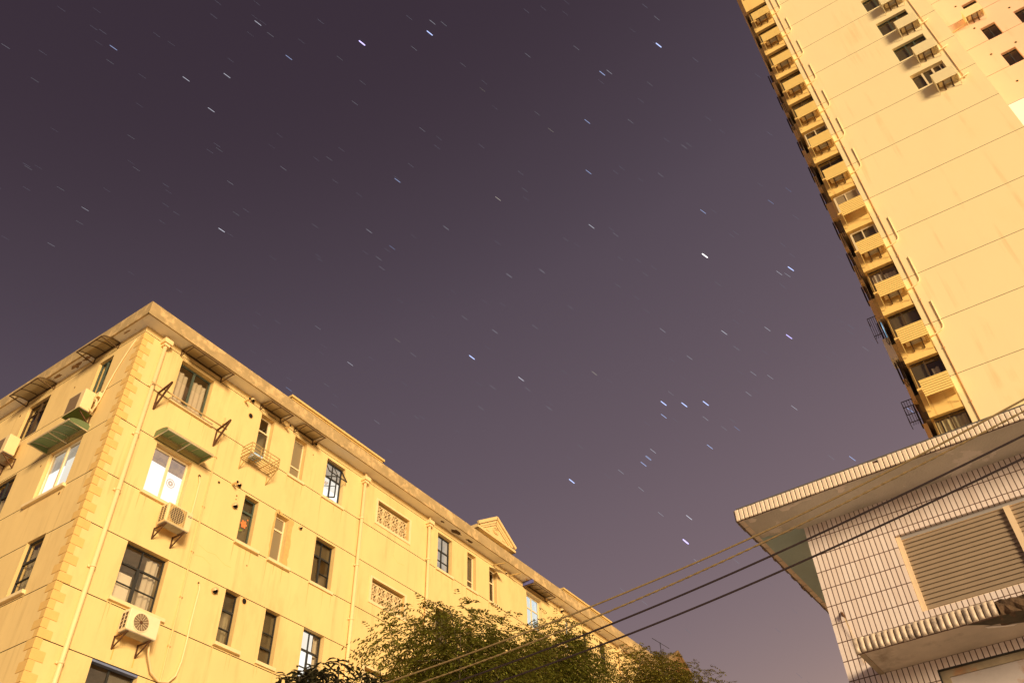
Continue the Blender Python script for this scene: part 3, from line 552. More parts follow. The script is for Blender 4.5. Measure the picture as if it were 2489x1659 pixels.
# ---- lattice vents between the drainpipes
for k in ('V1', 'V2', 'V3'):
    a, b, c, d = front[k]; mb = MB(); t = 0.11
    mb.box(FF, a - t, b + t, .001, .03, c - t, c); mb.box(FF, a - t, b + t, .001, .03, d, d + .07); mb.box(FF, a - t, a, .001, .03, c, d); mb.box(FF, b, b + t, .001, .03, c, d)
    vt = mb.build('lattice_vent', M['sill'], blk)
    lb = MB(); nu = 4; du = (b - a) / nu; zt = c + (d - c) * 0.88; dz = (zt - c) / 2
    for i in range(nu):
        for j in range(2):
            cu, cz = a + du * (i + .5), c + dz * (j + .5)
            for q in range(4):
                an = math.pi / 4 + q * math.pi / 2; lb.ring(FF, cu + .12 * math.cos(an) * 1.15, cz + .105 * math.sin(an) * 1.1, -.16, -.09, .125, .075, .024, rot=an, n=14)
        lb.box(FF, a + du * i - .012, a + du * i + .012, -.15, -.10, c, zt)
    lb.box(FF, a, b, -.15, -.10, c + dz - .012, c + dz + .012); lb.box(FF, a, b, -.15, -.10, zt - .012, zt + .012)
    lb.build('lattice', M['sill'], vt)
    rb = MB(); g_ = .3
    for q in ([(a - g_, -.9, c - g_), (b + g_, -.9, c - g_), (b + g_, -.9, d + g_), (a - g_, -.9, d + g_)], [(a - g_, -.23, d + .05), (b + g_, -.23, d + .05), (b + g_, -.9, d + .05), (a - g_, -.9, d + .05)], [(a - g_, -.23, c - .05), (b + g_, -.23, c - .05), (b + g_, -.9, c - .05), (a - g_, -.9, c - .05)]): rb.quad(FF, q)
    rb.build('stairwell_interior', M['room'], vt)

# ---- drainpipes with hopper heads and collars
for u, zt, ra, cl in ((0.73, 20.62, .062, (18.9, 17.1, 15.2, 12.9, 10.4)), (10.08, 20.55, .062, (18.9, 17.0, 15.0, 12.6)), (13.97, 20.55, .062, (18.95, 16.9)), (29.62, 20.55, .062, (18.9,))):
    mb = MB(); mb.tube([FF.p(u, .095, 0.3), FF.p(u, .095, zt)], ra, 14); dp = mb.build('drainpipe', M['pipe'], blk)
    hb = MB(); hb.box(FF, u - .15, u + .15, .003, .24, zt - .05, zt + .11); hb.box(FF, u - .10, u + .10, .005, .19, zt - .14, zt - .05); hb.tube([FF.p(u, .1, zt + .1), FF.p(u, .1, zt + .3)], .045, 10); hb.build('hopper_head', M['pipe'], dp)
    for z in cl:
        cb = MB(); cb.tube([FF.p(u, .095, z - .035), FF.p(u, .095, z + .035)], ra + .014, 14); cb.box(FF, u - .11, u + .11, .002, .05, z - .03, z + .03); cb.build('pipe_collar', M['pipe'], dp)
# thin painted riser, clipped cables, rusty leak streaks
mb = MB(); mb.tube([FF.p(3.50, .03, 19.45), FF.p(3.50, .03, 0.5)], .022, 8)
for z in (19.2, 17.9, 16.1, 14.6, 13.2, 11.8, 10.6): mb.box(FF, 3.46, 3.54, .002, .06, z - .02, z + .02)
mb.build('riser_pipe', M['cable'], blk)
mb = MB(); P = [(3.98, .02, 13.78), (4.0, .06, 13.6), (3.98, .05, 12.6), (3.99, .05, 12.0), (3.97, .06, 11.5), (3.88, .08, 11.1), (3.68, .09, 10.86), (3.4, .09, 10.80), (3.1, .12, 10.95), (2.85, .2, 11.3), (2.74, .3, 11.5)]
mb.tube([FF.p(*q) for q in P], .028, 8); mb.build('coolant_hose', M['pipe'], blk)
mb = MB(); P = [(3.12, .03, 16.95), (3.16, .05, 16.75), (3.17, .04, 16.2), (3.16, .04, 15.6), (3.14, .05, 15.2), (3.0, .1, 14.9), (2.9, .15, 14.82)]
mb.tube([FF.p(*q) for q in P], .024, 8); mb.build('coolant_hose', M['pipe'], blk)
mb = MB(); P = [(.22, .02, 20.5), (.40, .03, 20.2), (.62, .03, 19.8), (.80, .03, 19.4), (.92, .04, 18.9), (1.05, .04, 18.4), (1.2, .1, 18.05)]
for d_ in (0, .035): mb.tube([FL.p(q[0] + .12 + d_, q[1], q[2]) for q in P], .014, 6)
mb.build('coolant_hose', M['pipe'], blk)
sb = MB()
for u, zt, zb in ((1.99, 11.36, 10.92), (2.62, 11.36, 10.92)): sb.quad(FF, [(u - .02, .003, zb), (u + .018, .003, zb), (u + .014, .003, zt), (u - .012, .003, zt)])
sb.build('rust_streak', M['ruststreak'], blk)
sb = MB()
for pts in ([(3.7, 14.9), (4.0, 14.82), (4.3, 14.86), (4.7, 14.70), (4.95, 14.72)], [(3.62, 14.55), (3.9, 14.60), (4.2, 14.5)], [(9.3, 18.2), (9.5, 17.8), (9.46, 17.5)], [(7.6, 12.0), (7.7, 11.6), (7.62, 11.2)], [(12.0, 18.3), (12.3, 18.1), (12.7, 18.15)]):
    for (u0_, z0_), (u1_, z1_) in zip(pts[:-1], pts[1:]): sb.face([FF.p(u0_, .002, z0_ - .004), FF.p(u1_, .002, z1_ - .004), FF.p(u1_, .002, z1_ + .004), FF.p(u0_, .002, z0_ + .004)])
sb.build('hairline_crack', M['ruststreak'], blk)
# broken render round the refitted window: ragged patch
def ragged(name, fr, pts, m, o=.004):
    mb = MB(); mb.face([fr.p(u, o, z) for u, z in pts]); return mb.build(name, m, blk)
def edge(u, z0, z1, amp, n): return [(u + rnd.uniform(-amp, amp), z0 + (z1 - z0) * k / n) for k in range(n + 1)]
a, b, c, d = front['B2']
ragged('bare_render', FF, edge(a - .07, c - .02, d + .05, .025, 14) + [(a + .01, d + .13), (a + .12, d + .17), (a + .13, d + .02), (a + .003, d + .002), (a + .003, c)], M['patch'])
ragged('bare_render', FF, [(b - .003, c - .02)] + [(b - .003, d - .01), (b + .02, d + .06)] + edge(b + .20, d + .05, c - .02, .03, 16), M['patch'])
ragged('bare_render', FF, [(a + .10, d + .003), (b, d + .003), (b + .02, d + .04), (a + .3, d + .05), (a + .22, d + .10), (a + .1, d + .12)], M['patch'])
# extractor hoods, pipe stubs and open holes
def hood(u, z, r=.085, kind='hood', fr=FF, par=blk):
    mb = MB()
    if kind == 'hood':
        mb.tube([fr.p(u, .0, z), fr.p(u, .05, z)], r, 16, cap=False)
        N = 12
        for i in range(5):
            for j in range(N):
                t0, t1 = math.pi * (-.18 + 1.36 * j / N), math.pi * (-.18 + 1.36 * (j + 1) / N); p0, p1 = math.pi / 2 * i / 5, math.pi / 2 * (i + 1) / 5
                q = lambda t, p: fr.p(u + r * 1.05 * math.cos(t) * math.cos(p), .05 + r * 1.1 * math.sin(p), z + r * 1.05 * math.sin(t) * math.cos(p))
                mb.face([q(t0, p0), q(t1, p0), q(t1, p1), q(t0, p1)], smooth=True)
        h = mb.build('vent_hood', M['chrome'], par)
        MB().disc(fr, u, z, .055, r * .96).build('dark_mouth', M['dark'], h)
    elif kind == 'hole':
        h = MB().ring(fr, u, z, .0, .004, r * 1.25, r * 1.4, r * .3, n=18).build('vent_hole', M['patch'], par)
        MB().disc(fr, u, z, .003, r, r * 1.08).build('dark_mouth', M['dark'], h)
    else:
        mb.tube([fr.p(u, -.02, z), fr.p(u - .02, .28, z - .04)], r, 12, cap=False); h = mb.build('pipe_stub', M['pipe'], par)
        MB().disc(fr, u - .02, z - .04, .275, r * .95).build('dark_mouth', M['dark'], h)
for u, z, r, k in ((4.36, 20.74, .09, 'hood'), (4.46, 20.15, .085, 'hole'), (4.10, 20.55, .045, 'stub'), (4.56, 17.42, .085, 'hood'), (4.34, 17.35, .045, 'stub'), (4.58, 16.66, .095, 'hood'), (7.33, 17.2, .065, 'hood'), (4.53, 13.79, .10, 'hood'), (5.66, 13.92, .08, 'hole'), (5.98, 20.58, .045, 'stub'), (7.42, 20.72, .07, 'hood'), (24.1, 20.72, .12, 'hood'), (19.48, 20.73, .06, 'hood'), (3.85, 17.15, .04, 'hole'), (3.13, 16.98, .05, 'hole'), (3.97, 13.8, .035, 'hole'), (5.5, 15.02, .02, 'hole'), (4.6, 17.05, .025, 'hole'), (4.6, 16.92, .02, 'hole'), (7.42, 20.25, .022, 'hole')): hood(u, z, r, k)
for u, z, r, k in ((.55, 20.28, .03, 'hole'), (3.2, 20.0, .03, 'hole'), (3.3, 17.0, .03, 'hole'), (6.3, 20.3, .04, 'hole'), (1.55, 15.35, .04, 'hole')): hood(u, z, r, k, fr=FL)
for u in (18.55, 19.75): MB().bar(FF.p(u, .0, 20.72), FF.p(u + .15, .55, 20.72), .04).build('awning_arm', M['rust2'], blk, label='bare awning arm with no sheet')
MB().face([FF.p(18.25, .02, 20.50), FF.p(18.82, .02, 20.50), FF.p(18.98, .45, 20.28), FF.p(18.40, .45, 20.28)]).build('open_vent', M['brownpc'], blk)
# flaked patches under the eave: bare concrete showing
def flake(cx, cy, rx, ry, seed, m='concrete'):
    r_ = random.Random(seed); mb = MB(); pts = []
    for k in range(22):
        t = 2 * math.pi * k / 22; q = r_.uniform(.55, 1.1); pts.append((cx + rx * q * math.cos(t), cy + ry * q * math.sin(t), WT - .004))
    mb.face(pts); mb.build('bare_patch', M[m], blk)
flake(X0 - .17, Y0 + 2.75, .07, .28, 1, 'skimdk'); flake(X0 - .15, Y0 + 3.35, .09, .30, 2, 'skimdk'); flake(X0 - .19, Y0 + 4.3, .06, .25, 9, 'skimdk'); flake(X0 - .2, Y0 + .75, .03, .2, 3, 'skimdk')
flake(X0 + 15.6, Y0 - .2, .42, .13, 4, 'concrete'); flake(X0 + 16.5, Y0 - .22, .25, .08, 5, 'concrete'); flake(X0 + 14.6, Y0 - .25, .12, .06, 6, 'concrete'); flake(X0 + 21.1, Y0 - .25, .5, .1, 7, 'patch')

# ================================================================== things fixed to the old block
def awning(name, label, fr, a, b, zb, dep=.64, rise=.22, sheet='brownpc', frame='fr_dk', ribs=(0.33, 0.66), mid=False, corr=0, ends=False, group='awnings on the old block', endm=None):
    z1 = zb + rise; t = thing(name, label, 'awning', tuple(fr.p((a + b) / 2, 0, zb)), group)
    N = 8; prof = [(dep * math.sin(math.pi / 2 * k / N) ** .9 if k else 0.0, zb + rise * (0.12 + .88 * math.cos(math.pi / 2 * k / N) ** 1.0)) for k in range(N + 1)]
    mb = MB(); nu = max(2, corr)
    for i in range(nu):
        for k in range(N):
            u0_, u1_ = a + (b - a) * i / nu, a + (b - a) * (i + 1) / nu
            d0 = .006 * (i % 2) if corr else 0; d1 = .006 * ((i + 1) % 2) if corr else 0
            mb.face([fr.p(u0_, prof[k][0], prof[k][1] + d0), fr.p(u1_, prof[k][0], prof[k][1] + d1), fr.p(u1_, prof[k + 1][0], prof[k + 1][1] + d1), fr.p(u0_, prof[k + 1][0], prof[k + 1][1] + d0)], smooth=not corr)
    mb.build('sheet', M[sheet], t)
    if ends:
        for u in (a + .002, b - .002): MB().face([fr.p(u, .0, zb)] + [fr.p(u, o, z) for o, z in prof] + [fr.p(u, dep, zb)]).build('end_panel', M[endm or sheet], t)
    MB().bar(fr.p(a - .01, dep, zb + rise * .1), fr.p(b + .01, dep, zb + rise * .1), .03, .035).build('front_rail', M[frame], t)
    MB().box(fr, a, b, .002, .03, z1 - .05, z1 + .01).build('back_rail', M[frame], t)
    for u in (a + .02, b - .02) + (((a + b) / 2,) if mid else ()):
        k = MB(); k.bar(fr.p(u, .01, zb - .02), fr.p(u, dep, zb + rise * .1), .028); k.bar(fr.p(u, .015, zb - .02), fr.p(u, .015, z1), .03)
        k.tube([fr.p(u, o, z - .018) for o, z in prof], .012, 6); k.build('bracket', M[frame], t)
    for q in ribs: MB().tube([fr.p(a + (b - a) * q, o, z - .014) for o, z in prof], .012, 6).build('rib', M[frame], t)
    return t
awning('window_awning', 'brown plastic awning over the curtained top window of the street front', FF, 1.34, 3.02, 20.64)
awning('window_awning', 'short brown awning above the wire basket window', FF, 4.74, 5.72, 20.63, ribs=(.5,), rise=.20)
awning('window_awning', 'short brown awning above the frosted glass window', FF, 6.35, 7.31, 20.63, ribs=(.5,), rise=.20)
awning('window_awning', 'green corrugated awning over the brightly lit window of the street front', FF, 1.31, 3.02, 17.36, sheet='greenpc', frame='fr_al', corr=44, mid=True, ends=True, ribs=(.25, .75))
awning('window_awning', 'grey awning with a blue end over the cool lit window far along the front', FF, 20.9, 22.75, 20.66, dep=.58, rise=.2, sheet='brownpc', frame='fr_dk', ends=False, ribs=(.25, .5, .75))
MB().box(FF, 20.87, 20.9, .02, .58, 20.68, 20.84).build('blue_end', M['bluecloth'], bpy.data.objects[[o.name for o in bpy.data.objects if o.get('label', '').startswith('grey awning with a blue')][0]])
awning('window_awning', 'brown awning on the end wall nearest the quoined corner', FL, 1.30, 2.57, 20.68, ribs=(.3, .6))
awning('window_awning', 'brown awning on the end wall farthest from the quoined corner', FL, 4.58, 6.14, 20.64, ribs=(.33, .66))
awning('window_awning', 'green corrugated awning over the lit window of the end wall', FL, 1.26, 3.22, 17.38, sheet='greenpc', frame='fr_al', corr=46, mid=True, ends=True, ribs=(.25, .5, .75))

def ac_unit(label, fr, a, b, z0, z1, o0=.2, o1=.55, style='wires', cas='ac', hosed=True, logo=None, flipside=False):
    t = thing('air_conditioner', label, 'air conditioner', tuple(fr.p((a + b) / 2, o0, z0)), 'air conditioners on the old block')
    c = MB().box(fr, a, b, o0, o1, z0, z1).build('casing', M[cas], t, bevel=.018)
    cu, cz, r = a + (b - a) * .40, (z0 + z1) / 2, (z1 - z0) * .40
    if style == 'square':
        g = MB(); ga, gb, gc, gd = a + .05, a + (b - a) * .74, z0 + .04, z1 - .05
        MB().quad(fr, [(ga, o1 + .003, gc), (gb, o1 + .003, gc), (gb, o1 + .003, gd), (ga, o1 + .003, gd)]).build('grille_plate', M['rust2'], c)
        MB().disc(fr, cu, cz, o1 + .005, r).build('fan', M['acdark'], c)
        for k in range(9): g.bar(fr.p(ga + (gb - ga) * k / 8, o1 + .012, gc), fr.p(ga + (gb - ga) * k / 8, o1 + .012, gd), .006)
        for k in range(11): g.bar(fr.p(ga, o1 + .014, gc + (gd - gc) * k / 10), fr.p(gb, o1 + .014, gc + (gd - gc) * k / 10), .006)
        g.build('fan_grille', M[cas], c)
    elif style == 'wires':
        MB().disc(fr, cu, cz, o1 + .004, r).build('fan', M['acmid'], c)
        g = MB()
        for k in range(16):
            t0 = 2 * math.pi * k / 16; g.bar(fr.p(cu + r * (.25 if k % 2 else .55) * math.cos(t0), o1 + .012, cz + r * (.25 if k % 2 else .55) * math.sin(t0)), fr.p(cu + r * math.cos(t0), o1 + .012, cz + r * math.sin(t0)), .006)
        g.ring(fr, cu, cz, o1 - .002, o1 + .018, r + .025, r + .025, .025, n=28); g.build('fan_grille', M[cas], c)
        MB().disc(fr, cu, cz, o1 + .016, .045).build('fan_hub', M['rust'], c)
    else:
        MB().quad(fr, [(a + (b - a) * .28, o1 + .003, z0 + .03), (b - .02, o1 + .003, z0 + .03), (b - .02, o1 + .003, z1 - .05), (a + (b - a) * .28, o1 + .003, z1 - .05)]).build('fan_grille', M['acmid'], c)
    if logo:
        MB().box(fr, b - .16, b - .04, o1 + .001, o1 + .004, z1 - .17, z1 - .12).build('name_plate', M['dark'], c)
        k = MB(); k.box(fr, b - .125, b - .055, o1 + .004, o1 + .006, z1 - .154, z1 - .136); k.disc(fr, b - .143, z1 - .145, o1 + .006, .010); k.build('plate_lettering', M['acw'], c)
    # open coil grille on the side seen
    u = a if not flipside else None
    if u is not None:
        MB().quad(fr, [(u - .003, o0 + .03, z0 + .05), (u - .003, o1 - .05, z0 + .05), (u - .003, o1 - .05, z1 - .08), (u - .003, o0 + .03, z1 - .08)]).build('coil', M['acdark'], c)
        g = MB()
        for k in range(3): oo = o0 + .03 + (o1 - o0 - .08) * k / 2; g.bar(fr.p(u - .008, oo, z0 + .05), fr.p(u - .008, oo, z1 - .08), .012)
        n = 5 if style == 'wires' else 9
        for k in range(n): zz = z0 + .05 + (z1 - z0 - .13) * k / (n - 1); g.bar(fr.p(u - .008, o0 + .03, zz), fr.p(u - .008, o1 - .05, zz), .010)
        g.build('side_grille', M[cas], c)
    MB().box(fr, a + .02, b - .02, o0 + .02, o1 - .02, z0 - .012, z0 - .001).build('base_pan', M['acbase'], c)
    for u in (a + .09, b - .12):
        k = MB(); k.bar(fr.p(u, 0, z0 - .035), fr.p(u, o1 - .02, z0 - .035), .035); k.bar(fr.p(u, .015, z0 - .01), fr.p(u, .015, z0 - .36), .035); k.bar(fr.p(u, .02, z0 - .34), fr.p(u, o1 - .08, z0 - .05), .03); k.build('bracket', M['rust'], t)
    return t
ac_unit('cream air conditioner with a square mesh grille under the brightly lit street front window', FF, 2.06, 2.90, 14.73, 15.33, style='square', logo=True)
ac_unit('pale air conditioner with a round spoked grille below the window with the paper sheet', FF, 1.83, 2.74, 11.52, 12.08, style='wires', cas='acw')
t = ac_unit('cream air conditioner with tangled hoses on the end wall above the green awning', FL, 1.30, 2.10, 18.0, 18.70, o0=.14, o1=.48, style='plain', flipside=True)
mb = MB()
for k in range(4):
    P = [(1.24 - .05 * k % .1, .2 - .03 * k, 18.5 - .06 * k), (1.14, .14, 18.40 - .05 * k), (1.10 + .03 * k, .1, 18.2), (1.18, .12, 18.02 - .03 * k), (1.30, .2, 18.1)]
    mb.tube([FL.p(*q) for q in P], .016, 6)
mb.build('hose_tangle', M['pipe'], t)
MB().box(FL, 1.16, 1.32, .03, .14, 18.55, 18.72).build('hose_duct', M['pipe'], t)
k = MB(); k.face([FL.p(1.30, .50, 17.95), FL.p(2.12, .50, 17.95), FL.p(2.12, .05, 17.93), FL.p(1.30, .05, 17.93)]); k.build('drip_tray', M['leafp'], t)
ac_unit('cream air conditioner half cut off at the left edge of the picture', FL, 5.08, 5.9, 18.06, 18.72, o0=.14, o1=.50, style='plain', flipside=True)

# drying rack: two rusty triangle brackets, two long poles
t = thing('drying_rack', 'rusty triangle brackets carrying long drying poles below the curtained window', 'drying rack', tuple(FF.p(2.2, 0, 18.3)))
for u in (1.02, 3.32):
    k = MB(); k.bar(FF.p(u, .01, 18.85), FF.p(u, .01, 18.22), .045); k.bar(FF.p(u, 0, 18.83), FF.p(u, .62, 18.98), .05); k.bar(FF.p(u, .02, 18.26), FF.p(u, .60, 18.95), .05); k.build('bracket', M['rust'], t)
for o, z in ((.22, 18.90), (.60, 19.02)):
    if o < .3: MB().tube([FF.p(.62, o, z + .02), FF.p(2.1, o, z - .005), FF.p(3.52, o, z)], .022, 8).build('drying_pole', M['pole'], t)
# wire basket under the second top window
t = thing('window_basket', 'tan metal window basket holding a blue and white bag on the top floor', 'basket', tuple(FF.p(5.1, 0, 18.3)))
a, b, z0, z1, dp = 4.42, 5.62, 18.42, 18.82, .48
k = MB()
for z in (z0, z0 + .14, z0 + .27, z1):
    k.bar(FF.p(a, dp, z), FF.p(b, dp, z), .02); k.bar(FF.p(a, 0, z), FF.p(a, dp, z), .02); k.bar(FF.p(b, 0, z), FF.p(b, dp, z), .02)
for u in (a, a + (b - a) / 3, a + 2 * (b - a) / 3, b): k.bar(FF.p(u, dp, z0), FF.p(u, dp, z1), .022)
k.build('rails', M['rail'], t)
k = MB()
for i in range(5): k.bar(FF.p(a, .06 + .1 * i, z0), FF.p(b, .06 + .1 * i, z0), .018)
for i in range(4): k.bar(FF.p(a + (b - a) * i / 3, 0, z0 - .01), FF.p(a + (b - a) * i / 3, dp, z0 - .01), .02)
k.build('floor_bars', M['rail'], t)
for u in (a + .02, b - .02): MB().bar(FF.p(u, .01, z0 - .42), FF.p(u, dp - .03, z0 - .02), .025).bar(FF.p(u, .01, z0 - .44), FF.p(u, .01, z0), .025).build('bracket', M['rust2'], t)
k = MB(); N = 7
for i in range(N):
    for j in range(4):
        q = lambda i_, j_: FF.p(4.60 + .34 * i_ / N + .02 * math.sin(j_ * 2.1 + i_), .15 + .075 * j_ + .015 * math.sin(i_ * 1.7), 18.45 + .20 * math.sin(math.pi * (i_ + .35) / (N + .7)) ** .5 * (1 - .12 * j_) + .012 * math.sin(i_ * 3 + j_))
        k.face([q(i, j), q(i + 1, j), q(i + 1, j + 1), q(i, j + 1)], smooth=True)
k.box(FF, 4.60, 4.94, .16, .44, 18.435, 18.56)
tag(k.build('plastic_bag', M['bluebag'], origin=FF.p(4.77, .3, 18.44)), 'crumpled blue white plastic bag lying in the tan window basket', 'bag')
# ================================================================== the tall tower on the right
DT = 32.0; at = R(91.08968); nT = Vector((math.sin(at), -math.cos(at), 0)); uT = Vector((math.cos(at), math.sin(at), 0))
FT = FR(nT * DT, uT, -nT)
TW = thing('residential_tower', 'very tall cream residential tower with a window strip of ochre louvre boxes along its edge', 'tower', tuple(FT.p(-4, 0, 0)))
ST = 2.824; TOP = 79.0
FH = [22.45 + ST * k for k in range(-7, 19)]           # heads of the strip windows
tj = [23.9 + ST * k for k in range(-7, 19)]
tw_win = [(-6.83, -5.19, 40.99 + 2.815 * k, 42.31 + 2.815 * k) for k in range(0, 12)]
mb = MB(); wall_grid(mb, FT, -7.97, -0.56, 0, TOP, tw_win, tj, depth=.2, jh=.026, jd=.02)
mb.quad(FT, [(-7.97, 0, 0), (-7.97, -3.65, 0), (-7.97, -3.65, TOP), (-7.97, 0, TOP)])
mb.quad(FT, [(-0.56, 0, 0), (-0.56, -.42, 0), (-0.56, -.42, TOP), (-0.56, 0, TOP)])
mb.quad(FT, [(-7.97, 0, TOP), (.76, 0, TOP), (.76, -12, TOP), (-7.97, -12, TOP)])
mb.build('wall', [M['tower'], M['tjoint'], M['tower']], TW)
mb = MB(); FW = FR(nT * (DT + 3.65), uT, -nT)
ww = [(-10.86, -10.09, 46.6 + ST * k, 47.9 + ST * k) for k in range(-1, 6)] + [(-12.66, -11.88, 46.6 + ST * k, 47.9 + ST * k) for k in range(-2, 6)]
wall_grid(mb, FW, -26, -7.97, 41.03, TOP, ww, [43.82 + ST * k for k in range(0, 12)], depth=.2, jh=.028, jd=.02); mb.build('wing_wall', [M['wing'], M['tjoint'], M['wing']], TW)
mb = MB(); wall_grid(mb, FW, -26, -7.97, 0, 41.0, [], [41.0 - ST * k for k in range(1, 12)], jh=.028, jd=.02); mb.quad(FW, [(-26, -.04, 41.0), (-7.97, -.04, 41.0), (-7.97, -.04, 41.03), (-26, -.04, 41.03)], 1); mb.build('wing_wall', [M['white'], M['tjoint'], M['white']], TW, label='white lower part of the wing wall')
# the strip: spandrels, corner posts, flank
mb = MB(); mb.quad(FT, [(.76, -.33, 0), (.76, -7.4, 0), (.76, -7.4, TOP), (.76, -.33, TOP)]); mb.box(FT, .66, .74, -.40, -.30, 0, TOP); mb.build('flank_wall', M['spandrel'], TW)
for z in FH:
    if z < 16 or z > 66: continue
    mb = MB(); mb.box(FT, -.557, .757, -.36, -.035, z, z + ST - 1.385); mb.box(FT, -.557, .757, -.36, -.02, z - .04, z)
    mb.build('spandrel', M['spandrel'], TW)
tb = MB(); tb.tube([FT.p(-.84, .03, 3), FT.p(-.84, .03, TOP)], .022, 6)
for z in FH: tb.box(FT, -.88, -.80, .001, .05, z, z + .05)
tb.build('conduit', M['tcond'], TW)
MB().tube([FT.p(-7.2, .03, 40.15), FT.p(-7.2, .03, TOP)], .018, 6).build('conduit', M['tcond'], TW)
for k in range(0, 13):
    z = 22.45 + ST * k; a, b, c, d = -.54, .66, z - 1.38, z - .045
    kw = dict(frame='fr_brown', fw=.05, mull=((.52, .05),), dep=.2, roomd=1.4)
    if k == 0: kw.update(curtain=(('tcurty', .04, .5, 0, .94), ('tcurty', .54, .8, 0, .95), ('tcurty', .85, .98, 0, .95)))
    elif k == 1: kw.update(curtain=(('tcurt', .16, .4, 0, .7),), mull=((.52, .05),), trans=((.86, .06, .04, .5),), backing=(('dirty', .54, .97, .04, .95),), room='roomd')
    elif k == 2: kw.update(curtain=(('tcurt', .12, .5, 0, .95), ('tcurt', .55, .9, 0, .97)), backing=(('dirty', 0, 1, 0, 1),))
    elif k == 3: kw.update(curtain=(('curtain', .05, .48, 0, .8), ('curtain', .56, .92, 0, .92)))
    elif k == 4: kw.update(frame='fr_white', fw=.09, curtain=(('tcurt', .08, .94, 0, .94),), backing=(('dirty', .05, .95, .05, .95),))
    elif k == 5: kw.update(frame='fr_white', fw=.09, glassm='frost', room=None)
    elif k == 6: kw.update(trans=((.8, .05),), curtain=(('lace', .42, .52, 0, .8),), room='roomd')
    elif k in (7, 10): kw.update(backing=(('dirty', .05, .95, .05, .95),), frame='fr_white', fw=.06) if k == 7 else kw.update(curtain=(('tcurt', .1, .8, 0, .9),))
    else: kw.update(backing=(('dirty', .02, .98, .02, .98),), room='room')
    window(TW, FT, a, b, c, d, **kw)
for k, (a, b, c, d) in enumerate(tw_win[:5]):
    window(TW, FT, a, b, c, d, frame='fr_green' if k else 'fr_white', fw=.05, mull=((.34, .06), (.62, .04)) if k != 0 else ((.12, .05), (.35, .09), (.66, .09)), dep=.16, roomd=1.3, room='room', backing=(('dirty', 0, 1, 0, 1),), curtain=(('lace', .36, .6, 0, .8),) if k in (2, 4) else None)
for a, b, c, d in ww:
    if c < 54: window(TW, FW, a, b, c, d, frame='fr_steel', fw=.05, mull=((.5, .05),), dep=.16, roomd=1.2, room='room' if c < 48 else 'roomd')
for u, z in ((-9.84, 50.92), (-11.01, 45.38), (-9.73, 45.4), (-9.89, 48.19), (-9.9, 42.43), (-11.88, 48.41)): hood(u, z, .06, 'hole', fr=FW, par=TW)
# balconies of the bay farther back, seen past the tower's edge
FY = FR(nT * (DT + 6.6), uT, -nT)
mb = MB(); mb.box(FY, .5, 1.24, -6, -.9, 0, TOP - 3); mb.build('rear_bay', M['balc'], TW)
for k in range(-1, 11):
    zt = 29.28 + 2.795 * k
    wh = (k == 1)
    bl = MB().box(FY, .55, 1.46 if wh else 1.32, -.9, 0, zt - 1.40, zt).box(FY, .55, 1.30, -.95, -.05, zt - 1.46, zt - 1.40).build('balcony', M['white'] if wh else M['balc'], TW, label='white balcony front' if wh else None)
    g = MB(); g.quad(FY, [(.55, -.30, zt), (1.24, -.30, zt), (1.24, -.30, zt + 1.34), (.55, -.30, zt + 1.34)]); g.build('balcony_glazing', M['coolglow'] if wh else M['roomd'], bl)
    MB().box(FY, 1.21, 1.27, -.34, -.26, zt, zt + 1.335).box(FY, .9, .93, -.34, -.27, zt, zt + 1.335).build('balcony_frame', M['fr_brown'], bl)
    if k in (0, 1, 3, 4, 6, 8, 9):
        g = MB(); nb = 5; z0_, z1_ = (zt - 1.2, zt + .1) if k in (3, 4, 6, 9) else (zt - .2, zt + 1.2)
        for i in range(nb): u = .82 + .42 * i / (nb - 1); g.bar(FY.p(u, .06, z0_), FY.p(u, .06, z1_), .028)
        if k in (0, 1, 8):
            for i in range(4):
                g.bar(FY.p(.82 + .1 * i, .06, z0_), FY.p(.92 + .1 * i, .06, z0_ - .35), .02); g.bar(FY.p(.92 + .1 * i, .06, z0_ - .35), FY.p(1.0 + .1 * i, .06, z0_), .02)
        g.build('security_bars', M['cage'], bl)
    if k in (1, -1):
        g = MB(); ue, oe = (1.72, .35) if k != -1 else (1.8, .3); z0_, z1_ = zt + .1, zt + 1.35
        for i in range(5): g.bar(FY.p(1.32 + (ue - 1.32) * i / 4, oe, z0_), FY.p(1.32 + (ue - 1.32) * i / 4, oe, z1_), .024)
        for z in (z0_, z1_) + ((z0_ + .45, z0_ + .9) if k == -1 else ()): g.bar(FY.p(1.27, oe, z), FY.p(ue, oe, z), .03); g.bar(FY.p(ue, oe, z), FY.p(ue, -.3, z), .03)
        for i in range(4): g.bar(FY.p(1.32 + .1 * i, oe, z0_), FY.p(1.37 + .1 * i, oe, z0_ - .2), .02)
        g.build('window_cage', M['cage'], bl)
    MB().box(FY, 1.33, 1.40, -.7, -.2, zt + .2, zt + 1.3).build('side_shutter', M['cage'], bl)

